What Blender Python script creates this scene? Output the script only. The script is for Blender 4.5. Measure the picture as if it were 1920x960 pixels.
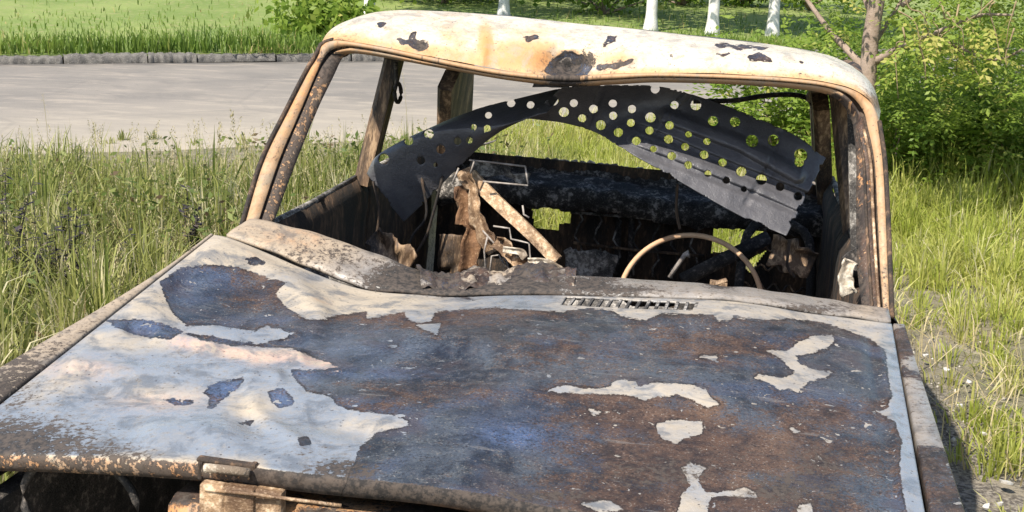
import bpy, math, random
import numpy as np
from mathutils import Matrix, Vector
random.seed(7); rng = np.random.default_rng(7)
scn = bpy.context.scene
for o in list(bpy.data.objects): bpy.data.objects.remove(o)

# ------------------------------------------------------------------ camera
# survey camera in the car's own frame (X across, Y towards the boot, Z up), then the car and
# the camera are tipped together a little because the wreck leans to its driver's side
F_PX = 2488.6
CAM = np.array([0.361, -1.477, 1.565]); YAW, PIT, ROL = map(math.radians, (-9.285, 13.195, 4.118))
fw = np.array([math.sin(YAW)*math.cos(PIT), math.cos(YAW)*math.cos(PIT), -math.sin(PIT)])
r0 = np.array([math.cos(YAW), -math.sin(YAW), 0.]); u0 = np.cross(r0, fw)
rt = math.cos(ROL)*r0 + math.sin(ROL)*u0; up = np.cross(rt, fw)
LEAN = math.radians(2.6)
TILT = (Matrix.Translation((0, 1.2, 0)) @ Matrix.Rotation(LEAN, 4, Vector((math.sin(YAW), math.cos(YAW), 0)))
        @ Matrix.Translation((0, -1.2, 0)))
Tn = np.array(TILT)
def to_world(P): return np.asarray(P) @ Tn[:3, :3].T + Tn[:3, 3]
cd = bpy.data.cameras.new('camera'); cam = bpy.data.objects.new('camera', cd); scn.collection.objects.link(cam)
cd.sensor_width = 36; cd.lens = 36*F_PX/1920; cd.clip_start = .05; cd.clip_end = 2000
mc = Matrix(((rt[0], up[0], -fw[0], CAM[0]), (rt[1], up[1], -fw[1], CAM[1]), (rt[2], up[2], -fw[2], CAM[2]), (0, 0, 0, 1)))
cam.matrix_world = TILT @ mc
scn.camera = cam
CW = to_world(CAM)

# ------------------------------------------------------------------ sky, sun, exposure
SUN_EL, SUN_AZ = math.radians(50), math.radians(243)   # azimuth of the sun, counted from +X anticlockwise
sv = Vector((math.cos(SUN_EL)*math.cos(SUN_AZ), math.cos(SUN_EL)*math.sin(SUN_AZ), math.sin(SUN_EL)))
w = bpy.data.worlds.new('World'); scn.world = w; w.use_nodes = True
nt = w.node_tree; bg = nt.nodes['Background']
sk = nt.nodes.new('ShaderNodeTexSky'); sk.sky_type = 'NISHITA'; sk.sun_disc = False
sk.sun_elevation = SUN_EL; sk.sun_rotation = math.pi/2 - SUN_AZ
nt.links.new(sk.outputs[0], bg.inputs[0]); bg.inputs[1].default_value = .11
sd_ = bpy.data.lights.new('sun', 'SUN'); sd_.energy = 4.6; sd_.angle = math.radians(.55); sd_.color = (1, .93, .82)
sun = bpy.data.objects.new('sun', sd_); scn.collection.objects.link(sun)
sun.rotation_euler = (-sv).to_track_quat('-Z', 'Y').to_euler()
vs = scn.view_settings; vs.view_transform = 'Standard'; vs.look = 'None'; vs.gamma = 1; vs.use_curve_mapping = False
vs.exposure = .8
scn.cycles.max_bounces = 5; scn.cycles.transparent_max_bounces = 4

# ------------------------------------------------------------------ survey helpers (photo pixel -> place)
def ray(x, y): return fw + rt*(x-960)/F_PX - up*(y-480)/F_PX
def pt(x, y, Y):
    d = ray(x, y); return CAM + d*(Y-CAM[1])/d[1]
def ptx(x, y, X):
    d = ray(x, y); return CAM + d*(X-CAM[0])/d[0]
def ground(x, y, z=0.):
    d = Tn[:3, :3] @ ray(x, y); return CW + d*(z-CW[2])/d[2]
def proj(P):
    d = np.asarray(P) - CAM; z = d @ fw
    return 960 + F_PX*(d @ rt)/z, 480 - F_PX*(d @ up)/z
def wproj(P):
    return proj((np.asarray(P)-Tn[:3, 3]) @ Tn[:3, :3])
def curve(pts, n, smooth=True):
    """resample a polyline of k-dim points to n points (Catmull-Rom)"""
    P = np.asarray(pts, float); L = np.r_[0, np.cumsum(np.linalg.norm(np.diff(P[:, :2], axis=0), axis=1))]
    s = np.linspace(0, L[-1], n); out = np.zeros((n, P.shape[1]))
    i = np.clip(np.searchsorted(L, s, 'right')-1, 0, len(P)-2); t = ((s-L[i])/(L[i+1]-L[i]))[:, None]
    p1, p2 = P[i], P[i+1]
    if not smooth: return p1*(1-t)+p2*t
    h = (L[i+1]-L[i])[:, None]
    def tan(k):
        a = np.clip(k-1, 0, len(P)-1); b = np.clip(k+1, 0, len(P)-1)
        return (P[b]-P[a])/np.maximum(L[b]-L[a], 1e-9)[:, None]
    m1, m2 = tan(i)*h, tan(i+1)*h
    return (2*t**3-3*t**2+1)*p1+(t**3-2*t**2+t)*m1+(-2*t**3+3*t**2)*p2+(t**3-t**2)*m2
def lerp_y(tab, x):
    t = np.asarray(tab, float); return np.interp(x, t[:, 0], t[:, 1])
def ss(a, b, x):
    t = np.clip((x-a)/(b-a), 0, 1); return t*t*(3-2*t)
def vnoise(P, f, seed=0):
    """cheap smooth noise in -1..1 from sines"""
    r = np.random.default_rng(seed); o = 0
    for k in range(6):
        d = r.normal(size=3); d /= np.linalg.norm(d)
        o = o + np.sin((P @ d)*f*(.7+.5*k)*6.28 + r.uniform(0, 6.28))/(1+.4*k)
    return o/2.6
def seg_dist(px, py, poly):
    d = np.full(px.shape, 1e9)
    for (x0, y0), (x1, y1) in zip(poly[:-1], poly[1:]):
        ex, ey = x1-x0, y1-y0; t = np.clip(((px-x0)*ex+(py-y0)*ey)/(ex*ex+ey*ey+1e-9), 0, 1)
        d = np.minimum(d, np.hypot(px-x0-t*ex, py-y0-t*ey))
    return d
def poly_sd(px, py, poly):
    """signed distance, positive inside"""
    d = seg_dist(px, py, list(poly)+[poly[0]]); ins = np.zeros(px.shape, bool)
    for (x0, y0), (x1, y1) in zip(poly, list(poly[1:])+[poly[0]]):
        if y0 == y1: continue
        c = ((y0 > py) != (y1 > py)) & (px < (x1-x0)*(py-y0)/(y1-y0)+x0); ins ^= c
    return np.where(ins, d, -d)
def blob(px, py, lst):
    o = np.zeros(px.shape)
    for x, y, rx, ry, a in lst: o = np.maximum(o, a*np.exp(-(((px-x)/rx)**2+((py-y)/ry)**2)))
    return o

# ------------------------------------------------------------------ object helpers
COL = scn.collection
def link_mesh(name, V, Fc, mat, parent=None, smooth=True, mw=None):
    me = bpy.data.meshes.new(name); V = np.asarray(V, float).reshape(-1, 3)
    me.from_pydata(V.tolist(), [], [tuple(map(int, f)) for f in Fc]); me.update()
    if smooth: me.polygons.foreach_set('use_smooth', np.ones(len(me.polygons), bool))
    if mat: me.materials.append(mat)
    o = bpy.data.objects.new(name, me); COL.objects.link(o)
    if parent: o.parent = parent
    if mw is not None: o.matrix_world = mw
    return o
def fast_mesh(name, V, quads, tris, mat, parent=None, attrs=None, smooth=False):
    me = bpy.data.meshes.new(name); nq, ntr = len(quads), len(tris)
    me.vertices.add(len(V)); me.vertices.foreach_set('co', np.asarray(V, np.float32).ravel())
    loops = np.concatenate([np.asarray(quads, np.int32).ravel(), np.asarray(tris, np.int32).ravel()])
    me.loops.add(len(loops)); me.loops.foreach_set('vertex_index', loops)
    st = np.concatenate([np.arange(nq)*4, nq*4+np.arange(ntr)*3]).astype(np.int32)
    me.polygons.add(nq+ntr); me.polygons.foreach_set('loop_start', st)
    if smooth: me.polygons.foreach_set('use_smooth', np.ones(nq+ntr, bool))
    me.update(calc_edges=True); me.materials.append(mat)
    for k, a in (attrs or {}).items(): set_attr(me, k, a)
    o = bpy.data.objects.new(name, me); COL.objects.link(o)
    if parent: o.parent = parent
    return o
def set_attr(me, name, arr):
    a = me.attributes.new(name, 'FLOAT', 'POINT'); a.data.foreach_set('value', np.asarray(arr, np.float32))
def grid_faces(nu, nv):
    i, j = np.meshgrid(np.arange(nu-1), np.arange(nv-1), indexing='ij'); a = (i*nv+j).ravel()
    return np.stack([a, a+nv, a+nv+1, a+1], 1)
def grid(name, P, mat, parent=None, attrs=None, solid=0, keep=None, smooth=True):
    nu, nv = P.shape[:2]; q = grid_faces(nu, nv)
    if keep is not None: q = q[keep]
    o = fast_mesh(name, P.reshape(-1, 3), q, np.zeros((0, 3), int), mat, parent, attrs, smooth)
    if solid:
        m = o.modifiers.new('solid', 'SOLIDIFY'); m.thickness = solid; m.offset = 0
    return o
def loft(lines, n=40, sub=1):
    """lines: list of k polylines of 3D points -> grid n x k"""
    return np.stack([curve(np.asarray(l), n) for l in lines], 1)
def tube_geo(path, rad, n=8, closed=False):
    P = np.asarray(path, float); m = len(P); r = np.broadcast_to(np.asarray(rad, float), (m,))
    T = np.gradient(P, axis=0) if not closed else np.roll(P, -1, 0)-np.roll(P, 1, 0)
    T /= np.linalg.norm(T, axis=1)[:, None]+1e-9
    ref = np.array([0, 0, 1.]) if abs(T[:, 2]).mean() < .8 else np.array([1., 0, 0])
    A = np.cross(T, ref); A /= np.linalg.norm(A, axis=1)[:, None]+1e-9; B = np.cross(T, A)
    a = np.linspace(0, 2*math.pi, n, endpoint=False)
    V = P[:, None]+r[:, None, None]*(A[:, None]*np.cos(a)[None, :, None]+B[:, None]*np.sin(a)[None, :, None])
    Fc = []
    for i in range(m if closed else m-1):
        k = (i+1) % m
        for j in range(n): Fc.append((i*n+j, i*n+(j+1) % n, k*n+(j+1) % n, k*n+j))
    if not closed:
        Fc.append(tuple(range(n))[::-1]); Fc.append(tuple((m-1)*n+j for j in range(n)))
    return V.reshape(-1, 3), Fc
def tube(name, path, rad, mat, parent=None, n=8, closed=False):
    V, Fc = tube_geo(path, rad, n, closed); return link_mesh(name, V, Fc, mat, parent)
def box_geo(c, s, R=None):
    c = np.asarray(c, float); s = np.asarray(s, float)/2
    V = np.array([(x, y, z) for x in (-1, 1) for y in (-1, 1) for z in (-1, 1)], float)*s
    if R is not None: V = V @ np.asarray(R).T
    return V+c, [(0, 1, 3, 2), (4, 6, 7, 5), (0, 4, 5, 1), (2, 3, 7, 6), (0, 2, 6, 4), (1, 5, 7, 3)]
def join_geo(gs):
    V, Fc = [], []; n = 0
    for v, f in gs:
        V.append(np.asarray(v)); Fc += [tuple(i+n for i in q) for q in f]; n += len(v)
    return np.concatenate(V), Fc
def box(name, c, s, mat, parent=None, R=None, bevel=.004):
    V, Fc = box_geo(c, s, R); o = link_mesh(name, V, Fc, mat, parent, smooth=False)
    if bevel:
        m = o.modifiers.new('bevel', 'BEVEL'); m.width = bevel; m.segments = 2
    return o
def beam(name, p0, p1, a, wid, dep, mat, parent=None, n=14, wob=.003, ch=.012, taper=1., seed=0):
    """pressed-steel post from p0 to p1: a = widthwise axis; chamfered section with a rebate down the face"""
    p0, p1, a = map(lambda v: np.asarray(v, float), (p0, p1, a)); t = p1-p0; t /= np.linalg.norm(t)
    a = a-t*(a @ t); a /= np.linalg.norm(a); b = np.cross(t, a)
    W, D = wid/2, dep/2
    sec = [(-W, -D+ch), (-W+ch, -D), (-W*.3, -D), (-W*.15, -D+.012), (W*.35, -D+.012), (W*.5, -D), (W-ch, -D), (W, -D+ch), (W, D), (-W, D)]
    V, Fc = [], []; m = len(sec)
    for i in range(n):
        s = i/(n-1); k = 1+(taper-1)*s; o = p0+(p1-p0)*s
        for x, y in sec: V.append(o+a*x*k+b*y*k)
    V = np.array(V); V += (vnoise(V, 2.2, seed)[:, None]*wob)*a
    for i in range(n-1):
        for j in range(m): Fc.append((i*m+j, i*m+(j+1) % m, (i+1)*m+(j+1) % m, (i+1)*m+j))
    Fc += [tuple(range(m))[::-1], tuple((n-1)*m+j for j in range(m))]
    o = link_mesh(name, V, Fc, mat, parent, smooth=False)
    return o
def empty(name, mw=None, loc=None):
    o = bpy.data.objects.new(name, None); o.empty_display_size = .2; COL.objects.link(o)
    if mw is not None: o.matrix_world = mw
    if loc is not None: o.location = loc
    return o
def tag(o, label, cat, group=None):
    o['label'] = label; o['category'] = cat
    if group: o['group'] = group
    return o
def kind(o, k):
    o['kind'] = k; return o

# ------------------------------------------------------------------ node helpers
class NT:
    def __init__(s, name):
        s.m = bpy.data.materials.new(name); s.m.use_nodes = True; s.t = s.m.node_tree; s.t.nodes.clear()
        s.out = s.n('ShaderNodeOutputMaterial')
        s.co = s.n('ShaderNodeTexCoord').outputs['Object']
    def n(s, typ, **k):
        x = s.t.nodes.new(typ)
        for a, b in k.items(): setattr(x, a, b)
        return x
    def put(s, sock, v):
        if isinstance(v, bpy.types.NodeSocket): s.t.links.new(v, sock)
        elif v is not None:
            if sock.type == 'RGBA' and not hasattr(v, '__len__'): v = (v, v, v, 1)
            if sock.type == 'RGBA' and len(v) == 3: v = (*v, 1)
            sock.default_value = v
    def math(s, op, a, b=None, clamp=False):
        x = s.n('ShaderNodeMath', operation=op, use_clamp=clamp); s.put(x.inputs[0], a); s.put(x.inputs[1], b); return x.outputs[0]
    def noise(s, scale, detail=4, rough=.6, vec=None, dist=0):
        x = s.n('ShaderNodeTexNoise'); s.put(x.inputs['Vector'], vec or s.co); x.inputs['Scale'].default_value = scale
        x.inputs['Detail'].default_value = detail; x.inputs['Roughness'].default_value = rough; x.inputs['Distortion'].default_value = dist
        return x.outputs[0]
    def voro(s, scale, vec=None, feature='F1'):
        x = s.n('ShaderNodeTexVoronoi', feature=feature); s.put(x.inputs['Vector'], vec or s.co); x.inputs['Scale'].default_value = scale; return x
    def mapv(s, scale):
        x = s.n('ShaderNodeMapping'); s.put(x.inputs[0], s.co); x.inputs['Scale'].default_value = scale; return x.outputs[0]
    def step(s, x, a, b):
        r = s.n('ShaderNodeMapRange', interpolation_type='SMOOTHSTEP'); s.put(r.inputs[0], x); r.inputs[1].default_value = a; r.inputs[2].default_value = b
        return r.outputs[0]
    def mix(s, f, a, b):
        x = s.n('ShaderNodeMix', data_type='RGBA'); s.put(x.inputs[0], f); s.put(x.inputs[6], a); s.put(x.inputs[7], b); return x.outputs[2]
    def fmix(s, f, a, b):
        x = s.n('ShaderNodeMix', data_type='FLOAT'); s.put(x.inputs[0], f); s.put(x.inputs[2], a); s.put(x.inputs[3], b); return x.outputs[0]
    def attr(s, name):
        x = s.n('ShaderNodeAttribute', attribute_name=name); return x.outputs['Fac']
    def bump(s, h, dist, strength=1, normal=None):
        x = s.n('ShaderNodeBump'); s.put(x.inputs['Height'], h); x.inputs['Distance'].default_value = dist; x.inputs['Strength'].default_value = strength
        if normal: s.put(x.inputs['Normal'], normal)
        return x.outputs[0]
    def bsdf(s, col, rough=.6, metal=0, normal=None, spec=.5):
        x = s.n('ShaderNodeBsdfPrincipled'); s.put(x.inputs['Base Color'], col); s.put(x.inputs['Roughness'], rough); s.put(x.inputs['Metallic'], metal)
        x.inputs['Specular IOR Level'].default_value = spec
        if normal: s.put(x.inputs['Normal'], normal)
        s.t.links.new(x.outputs[0], s.out.inputs[0]); return s.m

def burnt_panel(name, paint_col, hot_col, seed=0., ragged=13., stretch=(1, 1, 1)):
    """scorched car paint flaking off heat-blued steel. attributes: sd (px from a flake's edge, + is paint),
    rust, blue, tan (scorch in the paint), soot"""
    k = NT(name); mp = k.n('ShaderNodeMapping'); k.put(mp.inputs[0], k.co); mp.inputs['Location'].default_value = (seed, seed*.7, seed*.3); mp.inputs['Scale'].default_value = stretch; k.co = mp.outputs[0]
    big = k.noise(5, 4); stain = k.noise(17, 8, .7, dist=.5); med = k.noise(22, 5, .65); fine = k.noise(95, 4, .7); grit = k.noise(250, 3, .75); crumb = k.voro(150).outputs['Distance']
    sd = k.attr('sd'); rust = k.attr('rust'); blue = k.attr('blue'); tan = k.attr('tan'); soot = k.attr('soot')
    e = k.math('ADD', sd, k.math('MULTIPLY', k.math('SUBTRACT', k.math('ADD', k.math('MULTIPLY', med, .55), k.math('MULTIPLY', fine, .45)), .5), ragged*2.))
    flecks = k.math('MAXIMUM', k.step(k.noise(46, 3, .5, dist=.6), .685, .697), k.step(k.noise(120, 2, .5), .715, .73))
    paint = k.step(e, -.6, .6)
    paint = k.math('MAXIMUM', paint, k.math('MULTIPLY', flecks, k.step(sd, -120, -8)))
    # steel: soft heat-bloom mottling, a little grain
    mot = k.noise(11, 9, .68, dist=.6); mot2 = k.noise(30, 9, .74, dist=.3); streak = k.noise(7, 9, .68, vec=k.mapv((1, .5, 1)), dist=.5); bloom = k.noise(4.5, 3, .5, dist=1.)
    rm = k.math('ADD', rust, k.math('MULTIPLY', k.math('SUBTRACT', mot, .5), 2.0)); rm = k.math('ADD', rm, k.math('MULTIPLY', k.math('SUBTRACT', mot2, .5), 1.5))
    rm = k.math('ADD', rm, k.math('MULTIPLY', k.math('SUBTRACT', grit, .5), 2.2)); rm = k.math('ADD', rm, k.math('MULTIPLY', k.step(sd, -24, -2), .35))
    steel = k.mix(k.step(streak, .36, .64), (.014, .017, .024), (.075, .088, .108)); steel = k.mix(k.math('MULTIPLY', k.step(mot2, .45, .7), .5), steel, (.125, .135, .135))
    steel = k.mix(k.math('MULTIPLY', k.step(bloom, .5, .65), .6), steel, (.060, .078, .125)); steel = k.mix(k.math('MULTIPLY', k.step(mot, .50, .36), .6), steel, (.062, .046, .044))
    steel = k.mix(k.math('MULTIPLY', k.math('MULTIPLY', blue, .85), k.step(mot2, .3, .6)), steel, (.075, .125, .25))
    rcol = k.mix(k.step(mot2, .36, .62), (.026, .016, .013), (.092, .050, .030)); rcol = k.mix(k.math('MULTIPLY', k.step(streak, .5, .68), .7), rcol, (.135, .078, .045))
    steel = k.mix(k.math('MULTIPLY', k.step(rm, .28, .88), .92), steel, rcol)
    steel = k.mix(k.math('MULTIPLY', k.step(k.noise(300, 3, .6), .585, .68), k.math('ADD', k.math('MULTIPLY', k.step(mot2, .45, .6), .5), .15)), steel, (.30, .27, .24))
    steel = k.mix(k.math('MULTIPLY', k.step(k.noise(230, 4, .8), .47, .40), k.math('ADD', k.math('MULTIPLY', k.step(mot, .42, .6), .6), .2)), steel, (.014, .012, .012))
    scr = k.noise(60, 3, .6, vec=k.mapv((.12, 1, 1)), dist=.2); steel = k.mix(k.math('MULTIPLY', k.step(scr, .64, .70), .35), steel, (.20, .19, .18))
    pit = k.noise(150, 5, .85); steel = k.mix(k.math('MULTIPLY', k.step(pit, .45, .38), .8), steel, (.013, .010, .010)); steel = k.mix(k.math('MULTIPLY', k.step(pit, .60, .68), .55), steel, (.20, .155, .12))
    gap_ = k.math('MULTIPLY', k.step(e, -5.5, -1.), k.math('SUBTRACT', 1, k.step(e, -1.2, -.2))); steel = k.mix(k.math('MULTIPLY', gap_, k.step(med, .36, .6)), steel, (.022, .016, .013))
    # paint
    tm = k.math('ADD', tan, k.math('MULTIPLY', k.math('SUBTRACT', med, .5), .9)); tm = k.math('ADD', tm, k.math('MULTIPLY', k.math('SUBTRACT', big, .5), .5))
    pc = k.mix(k.step(tm, .1, .9), paint_col, hot_col)
    pc = k.mix(k.step(tm, .9, 1.6), pc, (.50, .235, .085)); pc = k.mix(k.math('MULTIPLY', k.attr('pink'), k.step(fine, .3, .6)), pc, (.50, .33, .27))
    pc = k.mix(k.math('MULTIPLY', k.step(fine, .45, .7), .35), pc, tuple(c*.72 for c in hot_col))
    pc = k.mix(k.math('MULTIPLY', k.step(stain, .46, .64), .75), pc, tuple(c*.5 for c in paint_col)); pc = k.mix(k.math('MULTIPLY', k.step(k.noise(26, 8, .7, dist=.8), .53, .62), k.math('ADD', k.math('MULTIPLY', tan, .6), .12)), pc, tuple(c*.85 for c in hot_col)); pc = k.mix(k.math('MULTIPLY', k.step(grit, .58, .72), .35), pc, tuple(c*.45 for c in hot_col))
    col = k.mix(paint, steel, pc)
    sm = k.math('ADD', soot, k.math('MULTIPLY', k.math('SUBTRACT', fine, .5), 1.7)); sm = k.math('ADD', sm, k.math('MULTIPLY', k.math('SUBTRACT', grit, .5), .7))
    sm = k.math('ADD', sm, k.math('MULTIPLY', k.math('SUBTRACT', med, .5), .6))
    sf = k.math('MULTIPLY', k.math('MAXIMUM', k.math('MULTIPLY', k.step(sm, .30, 1.0), .75), k.math('MULTIPLY', k.step(sm, .56, .74), .97)), k.step(soot, 0, .12))
    col = k.mix(sf, col, k.mix(k.step(fine, .4, .6), (.018, .016, .015), (.068, .053, .043)))
    dots = k.math('MULTIPLY', k.step(k.voro(85).outputs['Distance'], .17, .12), k.step(k.noise(13, 4, .7), .46, .56))
    col = k.mix(k.math('MULTIPLY', dots, .85), col, (.06, .05, .045))
    rough = k.fmix(paint, k.fmix(k.step(rm, .15, .9), k.fmix(mot2, .20, .42), .62), k.fmix(k.step(tm, .1, .9), .27, .6)); rough = k.fmix(sf, rough, .85)
    h = k.math('ADD', k.math('MULTIPLY', paint, 1.1), k.math('MULTIPLY', k.math('MULTIPLY', pit, k.math('SUBTRACT', 1.15, paint)), .55)); h = k.math('ADD', h, k.math('MULTIPLY', fine, .35))
    nrm = k.bump(h, .0016, .8); nrm = k.bump(med, .006, .35, nrm)
    return k.bsdf(col, rough, 0, nrm, .4)
def soot_mat(name, a=(.013, .012, .011), b=(.06, .05, .045), c=(.22, .18, .15), ash=.62, rough=.8, scale=1.):
    k = NT(name)
    if scale != 1.: k.co = k.mapv(scale)
    n1 = k.noise(14, 5, .65); n2 = k.noise(70, 4, .7); n3 = k.noise(300, 2)
    col = k.mix(k.step(n1, .38, .66), a, b)
    col = k.mix(k.math('MULTIPLY', k.step(n2, ash-.08, ash+.06), k.step(n1, .42, .6)), col, c)
    col = k.mix(k.math('MULTIPLY', k.step(n3, .55, .7), .3), col, c)
    h = k.math('ADD', n2, k.math('MULTIPLY', n3, .5))
    return k.bsdf(col, rough, 0, k.bump(h, .004, .7))
def leaf_mat(name, c0, c1, c2=None, trans=.45, rough=.5):
    k = NT(name); r = k.attr('rnd'); hgt = k.attr('hgt')
    col = k.mix(r, c0, c1)
    if c2: col = k.mix(k.step(r, .78, .97), col, c2)
    d = k.n('ShaderNodeBsdfPrincipled'); k.put(d.inputs['Base Color'], col); d.inputs['Roughness'].default_value = rough
    d.inputs['Specular IOR Level'].default_value = .35
    tr = k.n('ShaderNodeBsdfTranslucent'); k.put(tr.inputs[0], col)
    m = k.n('ShaderNodeMixShader'); m.inputs[0].default_value = trans
    k.t.links.new(d.outputs[0], m.inputs[1]); k.t.links.new(tr.outputs[0], m.inputs[2]); k.t.links.new(m.outputs[0], k.out.inputs[0])
    return k.m
def plain(name, a, b, scale=20, rough=.8, bump=.004, c=None):
    k = NT(name); n1 = k.noise(scale, 5, .65); n2 = k.noise(scale*7, 3)
    col = k.mix(k.step(n1, .32, .68), a, b)
    if c: col = k.mix(k.step(n2, .56, .68), col, c)
    return k.bsdf(col, rough, 0, k.bump(k.math('ADD', n1, k.math('MULTIPLY', n2, .5)), bump, .7))

M_HOOD = burnt_panel('hood_flaked_paint', (.205, .228, .262), (.42, .355, .27))
M_ROOF = burnt_panel('roof_scorched_paint', (.63, .56, .44), (.50, .30, .145), 3.1, 6.)
M_FRAME = burnt_panel('frame_scorched_paint', (.54, .44, .32), (.40, .245, .13), 5.7, 9., (1, 1, .22))
M_COWL = burnt_panel('cowl_scorched_paint', (.25, .23, .212), (.36, .285, .205), 8.3, 8.)
M_POST = soot_mat('sooty_post', (.022, .016, .012), (.15, .09, .05), (.36, .24, .14), .55, .65, (1, 1, .2))
M_SHELF = soot_mat('shelf_ash', (.012, .011, .010), (.05, .045, .04), (.34, .31, .28), .55, .85); M_SOOT = soot_mat('soot_black', (.014, .013, .012), (.05, .043, .038), (.20, .17, .145), .58); M_BROWNSOOT = soot_mat('brown_soot', (.016, .013, .011), (.075, .048, .03), (.20, .12, .07), .58, .85, (1, 1, .3)); M_ASH = soot_mat('ash_grey', (.03, .027, .025), (.16, .145, .13), (.42, .39, .35), .52, .9)
M_PANEL = soot_mat('sheet_graphite', (.075, .074, .082), (.11, .107, .115), (.20, .19, .19), .76, .38)
M_RUST = plain('rust_orange', (.22, .115, .055), (.09, .045, .025), 18, .8, .006, (.36, .22, .12))
M_TANMETAL = soot_mat('scorched_tan_steel', (.10, .055, .028), (.46, .30, .17), (.62, .47, .32), .54, .7)
M_WIRE = plain('bare_wire', (.42, .38, .34), (.18, .15, .13), 30, .5)
M_WHEELRIM = plain('steering_rim_rust', (.62, .42, .26), (.46, .27, .15), 12, .7, .002)
M_CREAM = soot_mat('cream_ash', (.16, .12, .085), (.50, .42, .32), (.64, .58, .48), .52, .85)

# ================================================================== SETTING
k = NT('soil'); n1 = k.noise(.9, 5); n2 = k.noise(9, 6, .7); n3 = k.noise(60, 4, .7)
c = k.mix(k.step(n1, .35, .65), (.22, .18, .125), (.14, .135, .075)); c = k.mix(k.step(n2, .45, .7), c, (.30, .26, .20)); c = k.mix(k.step(n3, .6, .7), c, (.09, .075, .055))
vm = k.n('ShaderNodeMapping'); k.put(vm.inputs[0], k.co); vm.inputs['Location'].default_value = (-.05/1.55, -1.9/2.9, 0); vm.inputs['Scale'].default_value = (1/1.55, 1/2.9, 0)
ln = k.n('ShaderNodeVectorMath', operation='LENGTH'); k.put(ln.inputs[0], vm.outputs[0])
burn = k.step(k.math('ADD', ln.outputs['Value'], k.math('MULTIPLY', k.math('SUBTRACT', n2, .5), .7)), 1.12, .78)
ashc = k.mix(k.step(n3, .42, .62), (.085, .072, .06), (.30, .265, .215)); ashc = k.mix(k.step(n2, .5, .65), ashc, (.27, .23, .175))
c = k.mix(burn, c, ashc)
M_SOIL = k.bsdf(c, .95, 0, k.bump(k.math('ADD', n2, n3), .02, .8))
k = NT('asphalt'); n1 = k.noise(.35, 4); n2 = k.noise(4, 5, .7, vec=k.mapv((.35, 1, 1))); n3 = k.noise(90, 3, .8)
c = k.mix(k.step(n1, .35, .65), (.185, .168, .148), (.25, .222, .19)); c = k.mix(k.math('MULTIPLY', k.step(n2, .48, .66), .7), c, (.33, .285, .235)); c = k.mix(k.math('MULTIPLY', k.step(n3, .52, .66), .6), c, (.12, .112, .10)); pat = k.noise(1.3, 7, .7, dist=.6); c = k.mix(k.math('MULTIPLY', k.step(pat, .53, .60), .35), c, (.14, .13, .118))
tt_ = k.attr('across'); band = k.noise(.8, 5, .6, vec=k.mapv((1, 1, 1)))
c = k.mix(k.math('MULTIPLY', k.step(k.math('ADD', tt_, k.math('MULTIPLY', k.math('SUBTRACT', n2, .5), .5)), .45, .95), .8), c, (.36, .315, .25))
c = k.mix(k.math('MULTIPLY', k.step(k.math('ADD', tt_, k.math('MULTIPLY', k.math('SUBTRACT', n2, .5), .10)), .05, .005), .75), c, (.085, .078, .07))  # dark strip along the far kerb: tree shadow line painted into the asphalt colour
crk = k.voro(.55, feature='DISTANCE_TO_EDGE').outputs['Distance']; c = k.mix(k.math('MULTIPLY', k.step(k.math('ADD', crk, k.math('MULTIPLY', n3, .02)), .028, .016), .14), c, (.10, .095, .09))
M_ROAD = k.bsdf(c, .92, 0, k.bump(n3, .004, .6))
k = NT('lawn'); n1 = k.noise(.5, 5); n2 = k.noise(7, 5, .7)
c = k.mix(k.step(n1, .35, .65), (.14, .20, .04), (.21, .26, .07)); c = k.mix(k.step(n2, .5, .72), c, (.27, .25, .11))
M_LAWN = k.bsdf(c, .95, 0, k.bump(n2, .05, .8))
M_KERB = plain('kerb_concrete', (.075, .07, .064), (.16, .15, .135), 9, .95, .02, (.26, .24, .21))

KA, KB = ground(0, 121), ground(560, 116)
dR = (KB-KA)/np.linalg.norm(KB-KA); nR = np.array([dR[1], -dR[0], 0])     # nR points from the far kerb to the car
if nR[1] > 0: nR = -nR
ROADW = 6.9
def road_pt(s, t, z=0.): return KA + dR*s + nR*t + np.array([0, 0, z])
def road_t(P): return (np.asarray(P)-KA) @ nR
# ground sheet, gently uneven near the car
n = 121; xs = np.sign(np.linspace(-1, 1, n))*np.abs(np.linspace(-1, 1, n))**4*400
P = np.zeros((n, n, 3)); P[..., 0] = xs[:, None]; P[..., 1] = xs[None, :]+3
near = np.exp(-((P[..., 0]/6)**2+((P[..., 1]-3)/7)**2)); tt = road_t(P.reshape(-1, 3)).reshape(n, n)
P[..., 2] = -.008 - .02 + .02*vnoise(P.reshape(-1, 3), .25, 3).reshape(n, n)*near*ss(ROADW, ROADW+2, tt)
kind(grid('ground', P, M_SOIL), 'structure')
s_ = np.linspace(-60, 90, 60); t_ = np.r_[np.linspace(0, 1, 11)*ROADW, ROADW+.10]
P = np.array([[road_pt(s, t + (.12*math.sin(s*1.3)+.08*math.sin(s*3.1) if j >= 10 else 0), -.05 if j == 11 else 0) for j, t in enumerate(t_)] for s in s_])
kind(grid('road', P, M_ROAD, attrs=dict(across=np.tile(np.linspace(0, 1, 12), 60))), 'structure')
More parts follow.
